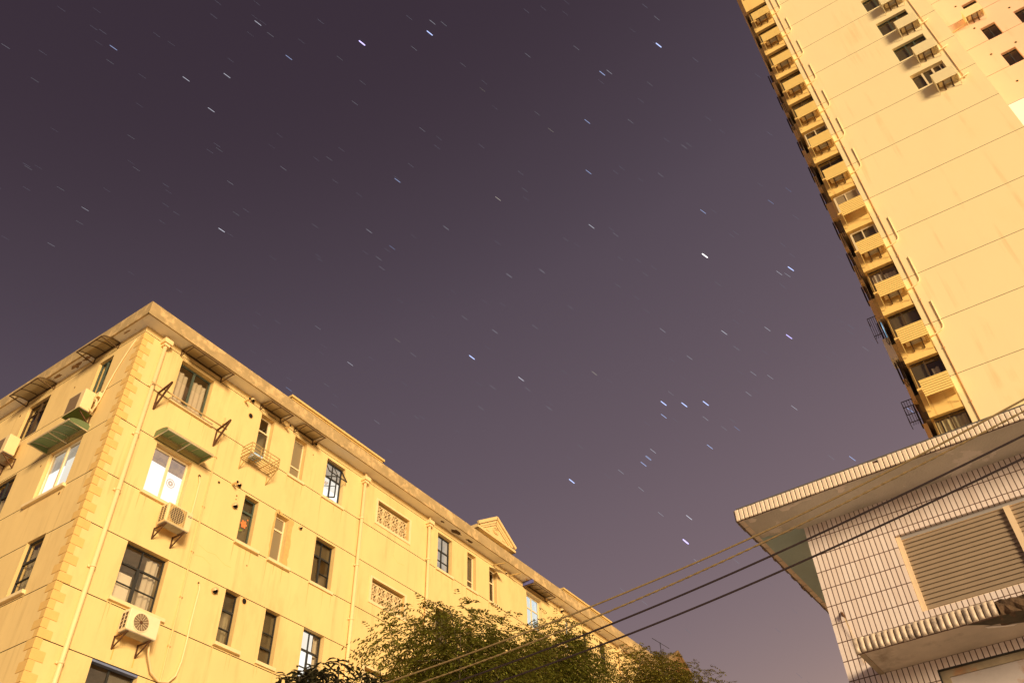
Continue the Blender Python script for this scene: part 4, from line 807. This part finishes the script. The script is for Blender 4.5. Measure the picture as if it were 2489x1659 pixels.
ORD = ['lowest', 'second', 'third', 'fourth', 'fifth', 'sixth', 'seventh', 'eighth', 'ninth', 'tenth', 'eleventh', 'twelfth']
def louvre_box(label, fr, a, b, z0, z1, o1, m, group, unit=True, pipe=None):
    t = thing('air_conditioner', label, 'air conditioner' if unit else 'louvre box', tuple(fr.p((a + b) / 2, 0, z0)), group)
    s = MB(); n = 7; h = (z1 - z0) / n
    for i in range(n): s.box(fr, a, b, o1 - .03, o1, z0 + h * i + .014, z0 + h * (i + 1) - .014)
    s.box(fr, a - .015, b + .015, o1 - .035, o1 + .012, z1 - .004, z1 + .03)
    fr_ = s.build('louvre_front', M[m], t)
    MB().box(fr, a + .03, b - .03, o1 - .05, o1 - .042, z0 + .02, z1 - .02).build('louvre_backing', M['rust2'], fr_)
    for u in (a, b - .025):
        s = MB()
        for i in range(n): s.box(fr, u, u + .025, .0, o1 - .031, z0 + h * i + .012, z0 + h * (i + 1) - .006)
        s.build('louvre_side', M[m], t)
    for u in (a + .012, b - .012): MB().bar(fr.p(u, .02, z0 - .34), fr.p(u, o1 - .03, z0), .03).build('stay', M[m], t)
    if unit:
        MB().box(fr, a + .20, b - .14, .09, .39, z0 + .06, z1 - .10).build('casing', M['ac'], t)
        MB().box(fr, a + .30, b - .30, .14, .36, z0 + .045, z0 + .058).build('base_pan', M['acbase'], t)
        for u in (a + .34, b - .34): MB().bar(fr.p(u, 0, z0 + .02), fr.p(u, .44, z0 + .02), .04).bar(fr.p(u, .012, z0 + .02), fr.p(u, .012, z0 - .22), .04).bar(fr.p(u, .02, z0 - .2), fr.p(u, .25, z0 + .01), .03).build('bracket', M['rust'], t)
        if pipe:
            p = MB()
            for q in pipe: p.tube([fr.p(*w) for w in q], .029, 8)
            p.build('pipe_cover', M['tpipe'], t)
    return t
gs = 'louvred air conditioner boxes on the tower strip'
zb0 = 22.45 + ST * 2
PIPE = [[(-.52, .032, zb0 - 2.06), (-.75, .032, zb0 - 2.02), (-1.02, .032, zb0 - 1.93), (-1.15, .032, zb0 - 1.84), (-1.19, .032, zb0 - 1.70), (-1.19, .032, zb0 - 1.0), (-1.19, .032, zb0 - .26)]]
base = louvre_box('ochre louvred air conditioner box on the tower strip, second up from the tiled eave', FT, -.545, .56, zb0 - 2.23, zb0 - 1.45, .5, 'louvre', gs, True, PIPE)
for k in range(3, 13):
    if k == 5: continue
    dup(base, (0, 0, ST * (k - 2)), 'ochre louvred air conditioner box on the tower strip, %s up from the tiled eave' % ORD[k - 1], gs)
for k in (1, 5):
    z = 22.45 + ST * k
    t = louvre_box('empty ochre louvre box with striped shade on the tower strip, ' + ('lowest of all' if k == 1 else 'fifth from bottom'), FT, -.545, .56, z - 2.23, z - 1.45, .5, 'louvre', gs, False); t.name = 'louvre_box'
gw = 'louvred air conditioner boxes beside the tower windows'
base = louvre_box('cream louvred air conditioner box under the lowest window of the tower front', FT, -6.96, -5.90, 40.18, 40.94, .5, 'louvrep', gw, True, [[(-6.85, .08, 40.16), (-7.1, .08, 40.22), (-7.45, .08, 40.34)]])
for k, w_ in ((1, 'second lowest'), (2, 'third lowest'), (3, 'topmost fully seen')):
    dup(base, (0, 0, 2.815 * k), 'cream louvred air conditioner box under the %s window of the tower front' % w_, gw)
louvre_box('cream louvred air conditioner box on the wing wall between small square windows', FW, -10.72, -9.74, 48.86, 49.56, .5, 'louvrep', gw, True, [[(-9.9, .08, 48.9), (-9.4, .08, 48.8), (-8.85, .08, 48.70)]])

# ================================================================== the small tiled building on the right
as_ = R(89.26028); nS = Vector((math.sin(as_), -math.cos(as_), 0)); uS = Vector((math.cos(as_), math.sin(as_), 0))
FS = FR(nS * 10.0, uS, -nS)
SH = thing('tiled_building', 'small flat roofed building faced in narrow pink white tiles with a wide louvred window', 'building', tuple(FS.p(-1, 0, 0)))
UL, UR = 2.42, -7.0
LV = (-3.4, 1.44, 5.84, 6.775); PN = (-5.0, 1.505, 2.6, 5.21)
mb = MB(); wall_grid(mb, FS, UR, UL, 0, 7.25, [LV, PN], (), depth=.13, mi=0, mr=0)
mb.quad(FS, [(UL, 0, 0), (UL, -6, 0), (UL, -6, 7.25), (UL, 0, 7.25)]); mb.quad(FS, [(UR, 0, 0), (UR, -6, 0), (UR, -6, 7.25), (UR, 0, 7.25)]); mb.quad(FS, [(UR, -6, 0), (UL, -6, 0), (UL, -6, 7.25), (UR, -6, 7.25)])
mb.build('tiled_wall', M['tile'], SH)
# louvred window: frame, mullions, slats
mb = MB(); a, b, c, d = LV
mb.box(FS, b - .055, b - .003, -.12, -.03, c, d - .002); mb.box(FS, a, b - .055, -.12, -.05, d - .055, d - .002); mb.box(FS, a, b - .055, -.12, -.06, c + .002, c + .03)
lw = mb.build('louvred_window', M['slatfr'], SH)
MB().box(FS, a, b - .056, -.05, -.045, d - .05, d - .004).build('head_strip', M['silver'], lw)
for u0, u1 in ((.187, .253), (-1.03, -.964), (-2.2, -2.13)): MB().box(FS, u0, u1, -.12, -.02, c + .03, d - .055).build('mullion', M['slatfr'], lw)
n = 16; pz = (d - .055 - c - .03) / n
for seg in ((.253, b - .055), (-.964, .187), (-2.13, -1.03)):
    s = MB()
    for i in range(n):
        z = c + .03 + pz * (i + .5)
        P = [(-.078, z + pz * .80), (-.073, z + pz * .82), (-.052, z - pz * .30), (-.052, z - pz * .44), (-.060, z - pz * .44), (-.062, z - pz * .30)]
        for j in range(len(P)):
            p, q = P[j], P[(j + 1) % len(P)]; s.quad(FS, [(seg[0], p[0], p[1]), (seg[1], p[0], p[1]), (seg[1], q[0], q[1]), (seg[0], q[0], q[1])])
    s.build('slats', M['slat'], lw)
MB().quad(FS, [(a, -.128, c), (b, -.128, c), (b, -.128, d), (a, -.128, d)]).build('dark_backing', M['dark'], lw)
# flat roof with deep eave: plaster soffit, tiled edge
EU, EO = 3.02, .69
mb = MB(); mb.box(FS, UR - .6, EU - .012, -6.6, EO - .012, 7.248, 7.39)
ev = mb.build('eave_slab', M['plaster'], SH)
MB().box(FS, UR - .6, EU - .02, -6.6, EO - .02, 7.391, 7.42).build('roof', M['roof'], ev)
mb = MB(); pt = .0562; i = 0; u = EU
while u - pt > UR - .5:
    zt = 7.385
    if i == 31: zt = 7.345
    if i in (30, 33): zt = 7.38
    mb.box(FS, u - pt + .004, u - .003, EO - .012, EO + .014, 7.236 + rnd.uniform(-.002, .002), zt + rnd.uniform(-.002, .002)); u -= pt; i += 1
mb.build('edge_tiles', M['tiletrim'], ev, bevel=.009)
MB().box(FS, UR - .5, EU - .003, EO - .016, EO - .0115, 7.232, 7.383).build('tile_bed', M['grout'], ev)
mb = MB(); o = EO
while o > -6.4: mb.box(FS, EU - .075, EU - .012, o - .20, o - .012, 7.243, 7.2475); o -= .214
mb.build('soffit_edge_tiles', M['tiletrim'], ev)
def patch_(name, m, pts, z, par=None):
    q = MB(); q.face([FS.p(u, o, z) for u, o in pts]); return q.build(name, m, par or ev)
patch_('painted_lamplight', M['teallight'], [(2.945, .14), (2.92, .11), (2.85, .112), (2.80, .085), (2.74, .09), (2.74, .04), (2.67, .06), (2.62, .03), (2.57, .035), (2.52, .07), (2.47, .02), (2.423, .01), (2.423, -6), (2.945, -6)], 7.2445)  # bluish lamp light painted as a sheet; jagged edge follows the flaking
patch_('pale_flake', M['paleflake'], [(2.5, .62), (2.42, .64), (2.36, .625), (2.31, .62), (2.28, .64), (2.15, .628), (2.07, .63), (2.09, .59), (2.2, .61), (2.31, .57), (2.36, .575), (2.40, .53), (2.48, .55)], 7.2443)
patch_('pale_flake', M['paleflake'], [(1.79, .64), (1.7, .64), (1.64, .60), (1.70, .59), (1.69, .55), (1.74, .50), (1.79, .52), (1.77, .58)], 7.2443)
patch_('pale_flake', M['paleflake'], [(.62, .655), (.48, .66), (.34, .65), (.40, .635), (.48, .63), (.6, .61)], 7.2443)
patch_('pale_flake', M['paleflake'], [(2.9, .62), (2.84, .64), (2.80, .58), (2.84, .53), (2.90, .55)], 7.2443)
patch_('pale_flake', M['paleflake'], [(1.1, .66), (.95, .655), (.82, .665), (.9, .645), (1.05, .64)], 7.2443)
rr = random.Random(3); mb = MB(); o = EO
while o > -6.4:
    w_ = rr.uniform(.05, .14); mb.box(FS, EU - .012, EU + rr.uniform(.002, .018), o - w_, o, 7.236 + rr.uniform(-.006, .01), 7.39); o -= w_
mb.build('crumbling_side_edge', M['plasterdk'], ev)
# lower canopy with bullnose tiles, broken off to the right
CU, CO, CE = 2.10, .715, .737
mb = MB(); mb.box(FS, UR, CE - .02, .002, CO - .10, 5.318, 5.43); mb.box(FS, CE - .02, CU - .012, .002, CO - .03, 5.318, 5.43)
cp = mb.build('canopy', M['plaster2'], SH)
mb = MB(); pt = .0619; u = CU
for i in range(int((CU - CE) / pt) + 1):
    ua, ub = u - pt + .002, u - .002; na, z0, z1 = 8, 5.306 + rr.uniform(-.003, .003), 5.463 + rr.uniform(-.004, .004); prev = None
    for zz, sc_ in ((z0, .55), (z0 + .012, .9), (z0 + .03, 1.0), (z1 - .035, 1.0), (z1 - .012, .75), (z1, .35)):
        row = [FS.p((ua + ub) / 2 - (ub - ua) / 2 * math.cos(math.pi * k / na), CO - .02 + .045 * sc_ * math.sin(math.pi * k / na) ** .7, zz) for k in range(na + 1)]
        if prev:
            for k in range(na): mb.face([prev[k], prev[k + 1], row[k + 1], row[k]], smooth=True)
        else: mb.face(row)
        prev = row
    mb.face(prev); u -= pt
mb.build('bullnose_tiles', M['tilecap'], cp)
MB().box(FS, CE - .03, CU - .002, CO - .03, CO - .018, 5.30, 5.45).build('tile_bed', M['grout'], cp)
mb = MB(); mb.box(FS, CU - .075, CU - .02, .0, CO - .04, 5.309, 5.3175); mb.build('soffit_edge_tiles', M['panelfr'], cp)
mb = MB(); N = 60; prev = None
for i in range(N + 1):
    u = CE - .02 - (CE - UR - .05) * (i / N) ** 1.6
    j = lambda s_: rr.uniform(-s_, s_)
    row = [FS.p(u, .1, 5.455 + j(.01)), FS.p(u + j(.01), CO - .06 + j(.015), 5.46 + j(.012)), FS.p(u + j(.02), CO - .035 + j(.02), 5.40 + j(.01)), FS.p(u + j(.02), CO - .04 + j(.02), 5.34 + j(.01)), FS.p(u, CO - .06 + j(.02), 5.312 + j(.004)), FS.p(u, .4, 5.314)]
    if prev:
        for k in range(5): mb.face([prev[k], prev[k + 1], row[k + 1], row[k]])
    else: mb.face(row)
    prev = row
mb.build('broken_edge', M['concrete'], cp)
patch_('black_mould', M['mould'], [(1.0, .66), (.87, .655), (.76, .66), (.70, .655), (.2, .655), (-.3, .655), (-.3, .30), (-.1, .42), (.2, .34), (.36, .40), (.52, .36), (.63, .41), (.70, .48), (.80, .5), (.86, .56)], 5.3115, cp)
patch_('pale_flake', M['paleflake'], [(.86, .50), (.78, .47), (.68, .40), (.58, .37), (.62, .34), (.74, .40), (.84, .45)], 5.3118, cp)
# scuffed metal panel below the canopy
a, b, c, d = PN; mb = MB(); mb.box(FS, a, b - .003, -.10, -.035, d - .085, d - .003); mb.box(FS, b - .095, b - .003, -.10, -.035, c, d - .085)
pf = mb.build('metal_panel', M['panelfr'], SH); MB().box(FS, a, b - .095, -.10, -.05, c, d - .085).build('panel_sheet', M['panel'], pf)
MB().box(FS, a, b - .001, -.03, -.002, d - .012, d - .0005).box(FS, b - .014, b - .001, -.03, -.002, c, d - .012).build('shadow_gap_trim', M['fr_steel'], pf)
h = MB().bar(FS.p(2.27, 0, 6.07), FS.p(2.26, .06, 6.05), .022).bar(FS.p(2.262, .055, 6.06), FS.p(2.248, .05, 6.00), .016).bar(FS.p(2.28, .01, 6.09), FS.p(2.265, .04, 6.02), .014).build('wall_hook', M['rust'], SH)
MB().tube([FS.p(2.25, .05, 6.0), FS.p(2.22, .03, 5.8), FS.p(2.18, .02, 5.46)], .002, 5).tube([FS.p(2.255, .05, 6.0), FS.p(2.235, .03, 5.8), FS.p(2.20, .02, 5.46)], .002, 5).build('thin_wire', M['cable'], h)

# ================================================================== overhead cables
def wire(label, pts, r, m, twist=False):
    P = []
    # smooth curve through the measured heights, rising to the next poles at both ends
    pts = sorted(pts)
    def L(t):
        for (a, za), (b, zb) in zip(pts[:-1], pts[1:]):
            if a <= t <= b: return za + (zb - za) * (t - a) / (b - a)
    raw = [pts[0][0] + (pts[-1][0] - pts[0][0]) * k / 220 for k in range(221)]; zz = [L(t) for t in raw]
    for _ in range(120): zz = [zz[0]] + [(zz[i - 1] + 2 * zz[i] + zz[i + 1]) / 4 for i in range(1, 220)] + [zz[-1]]
    P = [(6.5, t, z) for t, z in zip(raw, zz)]
    mb = MB()
    if not twist: mb.tube(P, r, 8)
    else:
        for s in (0, 1):
            Q = []
            for i in range(len(P) - 1):
                for q in range(4):
                    f = q / 4; p = Vector(P[i]).lerp(Vector(P[i + 1]), f); an = (p.y * 2 * math.pi / .16) + s * math.pi
                    Q.append(p + Vector((math.cos(an), 0, math.sin(an))) * r * .5)
            mb.tube(Q, r * .62, 6)
    o = mb.build('overhead_cable', m, origin=(6.5, 0, 5.0)); return tag(o, label, 'cable', 'overhead cables crossing in front of the tiled building')
wire('topmost of the four overhead cables, smooth and lit tan', [(24, 6.6), (16, 5.6), (9, 5.12), (5.37, 5.10), (3.91, 5.155), (2.42, 5.255), (1.27, 5.375), (.57, 5.49), (-.38, 5.675), (-3, 6.25), (-9, 7.6)], .0082, M['wire_y'])
wire('second overhead cable from the top, a twisted tan pair', [(24, 6.4), (16, 5.5), (9, 5.0), (5.36, 4.98), (3.92, 5.03), (2.44, 5.15), (1.28, 5.32), (.36, 5.455), (-.34, 5.585), (-3, 6.1), (-9, 7.4)], .0088, M['wire_y'], True)
wire('third overhead cable from the top, dark reddish black', [(24, 6.3), (16, 5.4), (9, 4.9), (4.98, 4.875), (3.66, 4.94), (2.47, 5.02), (1.48, 5.14), (.57, 5.265), (-.26, 5.40), (-3, 5.85), (-9, 7.1)], .0086, M['wire_k'])
wire('lowest of the four overhead cables, dark bluish black', [(24, 6.2), (16, 5.3), (9, 4.75), (4.48, 4.755), (3.54, 4.80), (2.49, 4.865), (1.53, 4.97), (.62, 5.105), (-.2, 5.235), (-3, 5.65), (-9, 6.8)], .0086, M['wire_k'])

# ================================================================== street trees in front of the old block
def tree(name, label, base, crown, n, seed, leafm, ln=.42, lf=(.115, .046), pairs=5, simple=False, blobs=9):
    r_ = random.Random(seed); bx, by = base; cx, cy, cz, rx, ry, rz = crown
    t = thing(name, label, 'tree', (bx, by, 0))
    tip = Vector((cx, cy, cz - rz * .55)); b0 = Vector((bx, by, 0)); tr = MB()
    tr.tube([b0, b0.lerp(tip, .35) + Vector((.1, .05, 0)), b0.lerp(tip, .7) + Vector((-.08, .1, 0)), tip], [.17, .14, .11, .085] if not simple else [.06, .05, .04, .03], 10)
    tr.build('trunk', M['bark'], t)
    lobes = []
    for k in range(blobs):
        a = 2 * math.pi * k / blobs + r_.uniform(-.4, .4); e = r_.uniform(-.5, .95); q = r_.uniform(.45, .68)
        lobes.append((Vector((cx + rx * q * math.cos(a) * math.cos(e), cy + ry * q * math.sin(a) * math.cos(e), cz + rz * q * math.sin(e))), r_.uniform(.34, .50)))
    lobes.append((Vector((cx, cy, cz)), .55)); lobes.append((Vector((cx, cy, cz + rz * .5)), .48))
    lb = MB()
    for c, q in lobes:
        m_ = tip.lerp(c, .5) + Vector((r_.uniform(-.2, .2), r_.uniform(-.2, .2), .15)); lb.tube([tip, m_, c], [.07, .045, .015] if not simple else [.025, .018, .008], 6)
        for s in range(7):
            d = Vector((r_.gauss(0, 1), r_.gauss(0, 1), r_.gauss(0.2, 1))).normalized(); e = c + Vector((d.x * rx, d.y * ry, d.z * rz)) * q * .9
            lb.tube([c, c.lerp(e, .5) + Vector((0, 0, .08)), e], [.018, .012, .005], 5)
    lb.build('limbs', M['bark'], t)
    V = []; F = []
    def leaflet(p, d, side, L, Wd):
        i = len(V); m_ = p + d * L * .45; V.extend([p, m_ + side * Wd, p + d * L, m_ - side * Wd]); F.append((i, i + 1, i + 2, i + 3))
    for k in range(n):
        c, q = r_.choice(lobes); d = Vector((r_.gauss(0, 1), r_.gauss(0, 1), r_.gauss(.15, 1))).normalized(); rad = q * r_.random() ** .38 * r_.uniform(.82, 1.12)
        p = c + Vector((d.x * rx, d.y * ry, d.z * rz)) * rad
        out = Vector((d.x + r_.gauss(0, .45), d.y + r_.gauss(0, .45), d.z * .35 + r_.gauss(0, .25))).normalized()
        L = ln * r_.uniform(.7, 1.25); side = out.cross(Vector((0, 0, 1))); side = side.normalized() if side.length > .01 else Vector((1, 0, 0))
        droop = r_.uniform(.25, .8)
        if simple:
            for s in range(5):
                a = r_.uniform(0, 6.28); dd = (out * .35 + Vector((math.cos(a), math.sin(a), -.25 + r_.gauss(0, .2)))).normalized(); sd = dd.cross(Vector((0, 0, 1)))
                sd = sd.normalized() if sd.length > .01 else Vector((1, 0, 0)); ll = lf[0] * r_.uniform(.7, 1.3); q0 = p + Vector((r_.gauss(0, .03), r_.gauss(0, .03), r_.gauss(0, .03)))
                i = len(V); m1 = q0 + dd * ll * .4 + Vector((0, 0, .012)); m2 = q0 + dd * ll * .75 + Vector((0, 0, -.005)); tp = q0 + dd * ll + Vector((0, 0, -.04))
                V.extend([q0, m1 + sd * lf[1], m2 + sd * lf[1] * .7, tp, m2 - sd * lf[1] * .7, m1 - sd * lf[1]]); F.append((i, i + 1, i + 2, i + 3, i + 4, i + 5))
            continue
        for j in range(1, pairs + 1):
            f = j / pairs; pt_ = p + out * L * f + Vector((0, 0, -droop * L * f * f)); tang = (out + Vector((0, 0, -2 * droop * f))).normalized()
            for sg in (-1, 1):
                dl = (side * sg * .85 + tang * .55 + Vector((0, 0, -.25 + r_.gauss(0, .12)))).normalized(); ax = dl.cross(Vector((0, 0, 1))); ax = (ax.normalized() if ax.length > .01 else tang)
                ax = (ax + Vector((0, 0, r_.gauss(0, .35)))).normalized(); leaflet(pt_, dl, ax, lf[0] * r_.uniform(.8, 1.25) * (1.1 - .3 * f), lf[1] * .5)
        leaflet(p + out * L + Vector((0, 0, -droop * L)), (out + Vector((0, 0, -2 * droop))).normalized(), side, lf[0], lf[1] * .5)
    me = bpy.data.meshes.new('crown'); o = Vector((bx, by, 0)); me.from_pydata([tuple(v - o) for v in V], [], F); me.materials.append(M[leafm])
    c_ = bpy.data.objects.new('crown', me); COL.objects.link(c_); c_.parent = t; c_['_o'] = (bx, by, 0)
    return t
tree('street_tree', 'broad feathery street tree with the tallest middle crown before the lattice bays', (18.6, 13.6), (18.4, 14.0, 9.45, 3.9, 2.6, 3.5), 8200, 11, 'leaf', blobs=11)
tree('street_tree', 'feathery street tree whose crown half hides the lit cool windows', (23.6, 13.9), (23.6, 14.2, 11.3, 2.9, 2.4, 3.45), 6400, 12, 'leaf', blobs=9)
tree('street_tree', 'olive street tree at the far end of the block below the last pediment', (30.6, 13.8), (30.9, 14.0, 12.6, 4.3, 2.6, 3.4), 7000, 13, 'leaf3', blobs=11)
tree('street_tree', 'low dark tree with long drooping leaves left of the feathery trees', (9.55, 9.6), (9.5, 9.6, 6.05, 1.35, 1.1, 1.35), 1500, 14, 'leaf2', lf=(.17, .026), simple=True, blobs=9)

# ================================================================== stars, turning about the celestial pole
STARS=[(0.3036,0.3743,0.8762,5,'v'),(0.6638,0.1714,0.728,5,'w'),(0.8142,0.3135,0.4886,5,'v'),(0.4862,0.114,0.8664,4.5,'b'),(0.7519,0.1283,0.6466,4.5,'v'),(0.7364,0.2792,0.6162,4.3,'b'),(0.7473,0.2595,0.6117,4.3,'b'),(0.7565,0.2379,0.6092,4.3,'b'),(0.7276,0.401,0.5566,4.2,'b'),(0.3409,0.3121,0.8868,4,'b'),(0.5945,0.443,0.671,4,'b'),(0.7095,0.0962,0.6981,4,'b'),(0.758,0.3173,0.5699,3.9,'n'),(0.7586,0.3245,0.565,3.8,'b'),(0.4765,0.179,0.8608,3.6,'b'),(0.7815,0.2525,0.5706,3.5,'b'),(0.7436,0.2846,0.605,3.4,'b'),(0.8385,0.1217,0.5311,3.3,'b'),(0.3312,0.5843,0.7408,3.2,'-'),(0.6403,0.4068,0.6515,3.2,'-'),(0.8056,0.3011,0.5102,3.2,'-'),(0.1443,0.5544,0.8197,3,'b'),(0.2217,0.4437,0.8683,3,'-'),(0.2647,0.4403,0.8579,3,'b'),(0.2101,0.5261,0.8241,3,'-'),(0.2352,0.4961,0.8358,3,'-'),(0.2466,0.5265,0.8137,3,'-'),(0.504,0.2172,0.8359,3,'b'),(0.5421,0.2417,0.8048,3,'b'),(0.5832,0.2663,0.7675,3,'-'),(0.4242,0.4207,0.8019,3,'b'),(0.6322,0.1522,0.7597,3,'b'),(0.723,0.1884,0.6647,3,'-'),(0.8296,0.0494,0.5561,3,'b'),(0.5053,0.3404,0.7929,2.8,'o'),(0.5111,0.5518,0.659,2.8,'-'),(0.7079,0.1089,0.6979,2.8,'-'),(0.7389,0.1453,0.6579,2.8,'-'),(0.7945,0.1545,0.5873,2.8,'-'),(0.7568,0.3099,0.5756,2.8,'-'),(0.5663,0.3693,0.7369,2.7,'-'),(0.4668,0.4607,0.7549,2.6,'b'),(0.4796,0.6106,0.6302,2.6,'b'),(0.6817,0.3337,0.6511,2.6,'o'),(0.7124,0.1021,0.6943,2.6,'-'),(0.7599,0.1787,0.625,2.6,'-'),(0.7836,0.2184,0.5817,2.6,'b'),(0.8269,0.3102,0.469,2.6,'-'),(0.2218,0.6579,0.7197,2.5,'-'),(0.3349,0.3038,0.892,2.5,'-'),(0.4795,0.1719,0.8605,2.5,'-'),(0.6558,0.0844,0.7502,2.5,'b'),(0.7686,0.1641,0.6184,2.5,'-'),(0.7224,0.2335,0.6509,2.5,'-'),(0.4391,0.4717,0.7646,2.4,'-'),(0.5844,0.3358,0.7387,2.4,'-'),(0.5938,0.4097,0.6925,2.4,'-'),(0.6923,0.2473,0.6779,2.4,'-'),(0.7694,0.1923,0.6091,2.4,'-'),(0.7908,0.3275,0.5171,2.4,'-'),(0.7696,0.3369,0.5424,2.4,'-'),(0.7506,0.3497,0.5606,2.4,'-'),(0.7646,0.2447,0.5962,2.4,'-'),(0.4887,0.2556,0.8342,2.3,'o'),(0.7343,0.2677,0.6238,2.3,'-'),(0.8318,0.1408,0.5369,2.3,'-'),(0.4733,0.48,0.7387,2.2,'-'),(0.617,0.3695,0.6948,2.2,'-'),(0.5311,0.5018,0.6828,2.2,'o'),(0.6265,0.4372,0.6452,2.2,'-'),(0.6504,0.4052,0.6424,2.2,'-'),(0.675,0.3929,0.6245,2.2,'-'),(0.6544,0.0628,0.7535,2.2,'b'),(0.7843,0.0632,0.6171,2.2,'-'),(0.8433,0.272,0.4635,2.2,'-'),(0.8024,0.3912,0.4507,2.2,'-'),(0.8179,0.3744,0.4369,2.2,'-'),(0.0786,0.6129,0.7862,2,'-'),(0.2374,0.4411,0.8655,2,'-'),(0.3405,0.4139,0.8442,2,'-'),(0.307,0.5534,0.7743,2,'-'),(0.3352,0.5067,0.7943,2,'-'),(0.2196,0.6933,0.6864,2,'-'),(0.3432,0.2949,0.8917,2,'-'),(0.4425,0.1898,0.8764,2,'-'),(0.419,0.2376,0.8764,2,'-'),(0.4052,0.3715,0.8353,2,'-'),(0.3417,0.3338,0.8785,2,'-'),(0.4648,0.1029,0.8794,2,'-'),(0.5757,0.139,0.8057,2,'-'),(0.5285,0.1767,0.8304,2,'-'),(0.491,0.403,0.7723,2,'-'),(0.5843,0.1748,0.7925,2,'-'),(0.6028,0.2472,0.7586,2,'-'),(0.4645,0.4777,0.7457,2,'-'),(0.5644,0.4313,0.7039,2,'-'),(0.5517,0.4945,0.6717,2,'-'),(0.631,0.4569,0.6269,2,'-'),(0.4911,0.4032,0.7722,2,'-'),(0.4647,0.5612,0.6849,2,'-'),(0.5649,0.5544,0.6111,2,'-'),(0.6261,0.3263,0.7082,2,'-'),(0.7378,0.1838,0.6495,2,'-'),(0.6751,0.3929,0.6244,2,'-'),(0.7779,0.2309,0.5844,2,'-'),(0.689,0.1718,0.7041,1.9,'-'),(0.626,0.3263,0.7082,1.9,'-'),(0.6632,0.3622,0.655,1.9,'-'),(0.7152,0.3788,0.5874,1.9,'-'),(0.7778,0.2192,0.589,1.9,'-'),(0.5058,0.58,0.6386,1.8,'-'),(0.5911,0.5188,0.6176,1.8,'-'),(0.5766,0.2976,0.7609,1.8,'-'),(0.6461,0.2379,0.7252,1.8,'-'),(0.639,0.2699,0.7203,1.8,'-'),(0.8472,0.3423,0.4062,1.8,'-'),(0.3611,0.4656,0.808,1.7,'-'),(0.3965,0.513,0.7613,1.7,'-'),(0.5766,0.1336,0.806,1.7,'-'),(0.5108,0.1406,0.8481,1.7,'-'),(0.3852,0.3005,0.8726,1.7,'-'),(0.3313,0.3961,0.8564,1.7,'-'),(0.5161,0.3109,0.7981,1.7,'-'),(0.4159,0.2966,0.8597,1.7,'o'),(0.4678,0.2595,0.8449,1.7,'-'),(0.2094,0.5935,0.7771,1.5,'-'),(0.226,0.6678,0.7092,1.5,'-'),(0.1604,0.6666,0.728,1.5,'-'),(0.1145,0.6165,0.779,1.5,'-'),(0.1506,0.5643,0.8117,1.5,'-'),(0.2778,0.5431,0.7924,1.5,'-'),(0.2992,0.4009,0.8659,1.5,'-'),(0.3312,0.5657,0.7552,1.3,'-'),(0.1934,0.6607,0.7253,1.3,'-'),(0.2325,0.6076,0.7595,1.3,'-')]
POLE = Vector((0.15237, 0.85248, -0.50005)).normalized()
COLS = {'-': (.80, .80, .92), 'b': (.50, .60, 1.0), 'v': (.58, .50, 1.0), 'w': (1.0, .95, .95), 'o': (.98, .88, .72), 'n': (.55, .62, .95)}
RS = 3000.0; SM = {}
def star_mat(col, s):
    k = (col, round(s, 1))
    if k not in SM: SM[k] = emit('star_light', COLS[col], k[1])
    return SM[k]
def streak(mb, d, ang, w, n=6):
    d = d.normalized(); t = POLE.cross(d); h = R(ang) / 2
    P = [d * RS + t * (RS * h * q) for q in (-1, -.86, -.4, .4, .86, 1)]
    mb.tube([p + Vector((0, 0, 1.6)) for p in P], [w * q for q in (.35, .9, 1, 1, .9, .35)], n)
BIG = {0: 'brightest violet white star high in the upper left sky', 1: 'brightest pinkish white star left of the tower middle', 2: 'bright violet star low over the overhead cables',
       3: 'bright blue star at the top right of the sky before the tower', 4: 'bright violet star close beside the lower tower edge', 5: 'leftmost of three blue stars in a level row above the tiled eave', 6: 'middle of three blue stars in a level row above the tiled eave',
       7: 'rightmost of three blue stars in a level row above the tiled eave', 8: 'bright blue star alone below and left of the level row of three', 9: 'bright blue star right of the brightest violet star at the top',
       10: 'blue star alone in the open middle sky above the old block', 11: 'blue star with two fainter neighbours close to the tower', 12: 'hazy broad blue star smudge below the level row of three', 13: 'sharp blue star just under the hazy smudge'}
for i, (x, y, z, b, c) in enumerate(STARS):
    mb = MB(); w = 2.2 if b >= 4.8 else 1.6 if b >= 4 else 1.05 if b >= 3 else .66 if b >= 2.4 else .42
    if c == 'n': w = 2.4
    streak(mb, Vector((x, y, z)), .465, w)
    s = 1.8 if b >= 4.8 else 1.35 if b >= 4 else .8 if b >= 3.2 else .6 if b >= 2.8 else .42 if b >= 2.4 else .30 if b >= 2 else .21
    if c == 'n': s = .5
    o = mb.build('star', star_mat(c, s), origin=Vector((x, y, z)) * RS)
    lab = BIG.get(i) or ('clear short bluish star streak in the night sky' if b >= 2.8 else 'faint thin star streak in the night sky')
    tag(o, lab, 'star', 'stars in the night sky')
r_ = random.Random(21); mb = MB()
for k in range(320):
    v = (_f * r_.uniform(.9, 1.1) + _r * r_.uniform(-.62, .62) + _u * r_.uniform(-.42, .42)).normalized()
    streak(mb, v, .465, r_.uniform(.2, .45), 4)
o = mb.build('faint_stars', emit('faint_star_light', (.80, .78, 1.0), .18), origin=(0, 0, 0)); o['kind'] = 'stuff'; tag(o, 'countless barely visible star streaks over the night sky', 'stars')
for o in bpy.data.objects:
    if '_o' in o.keys(): del o['_o']
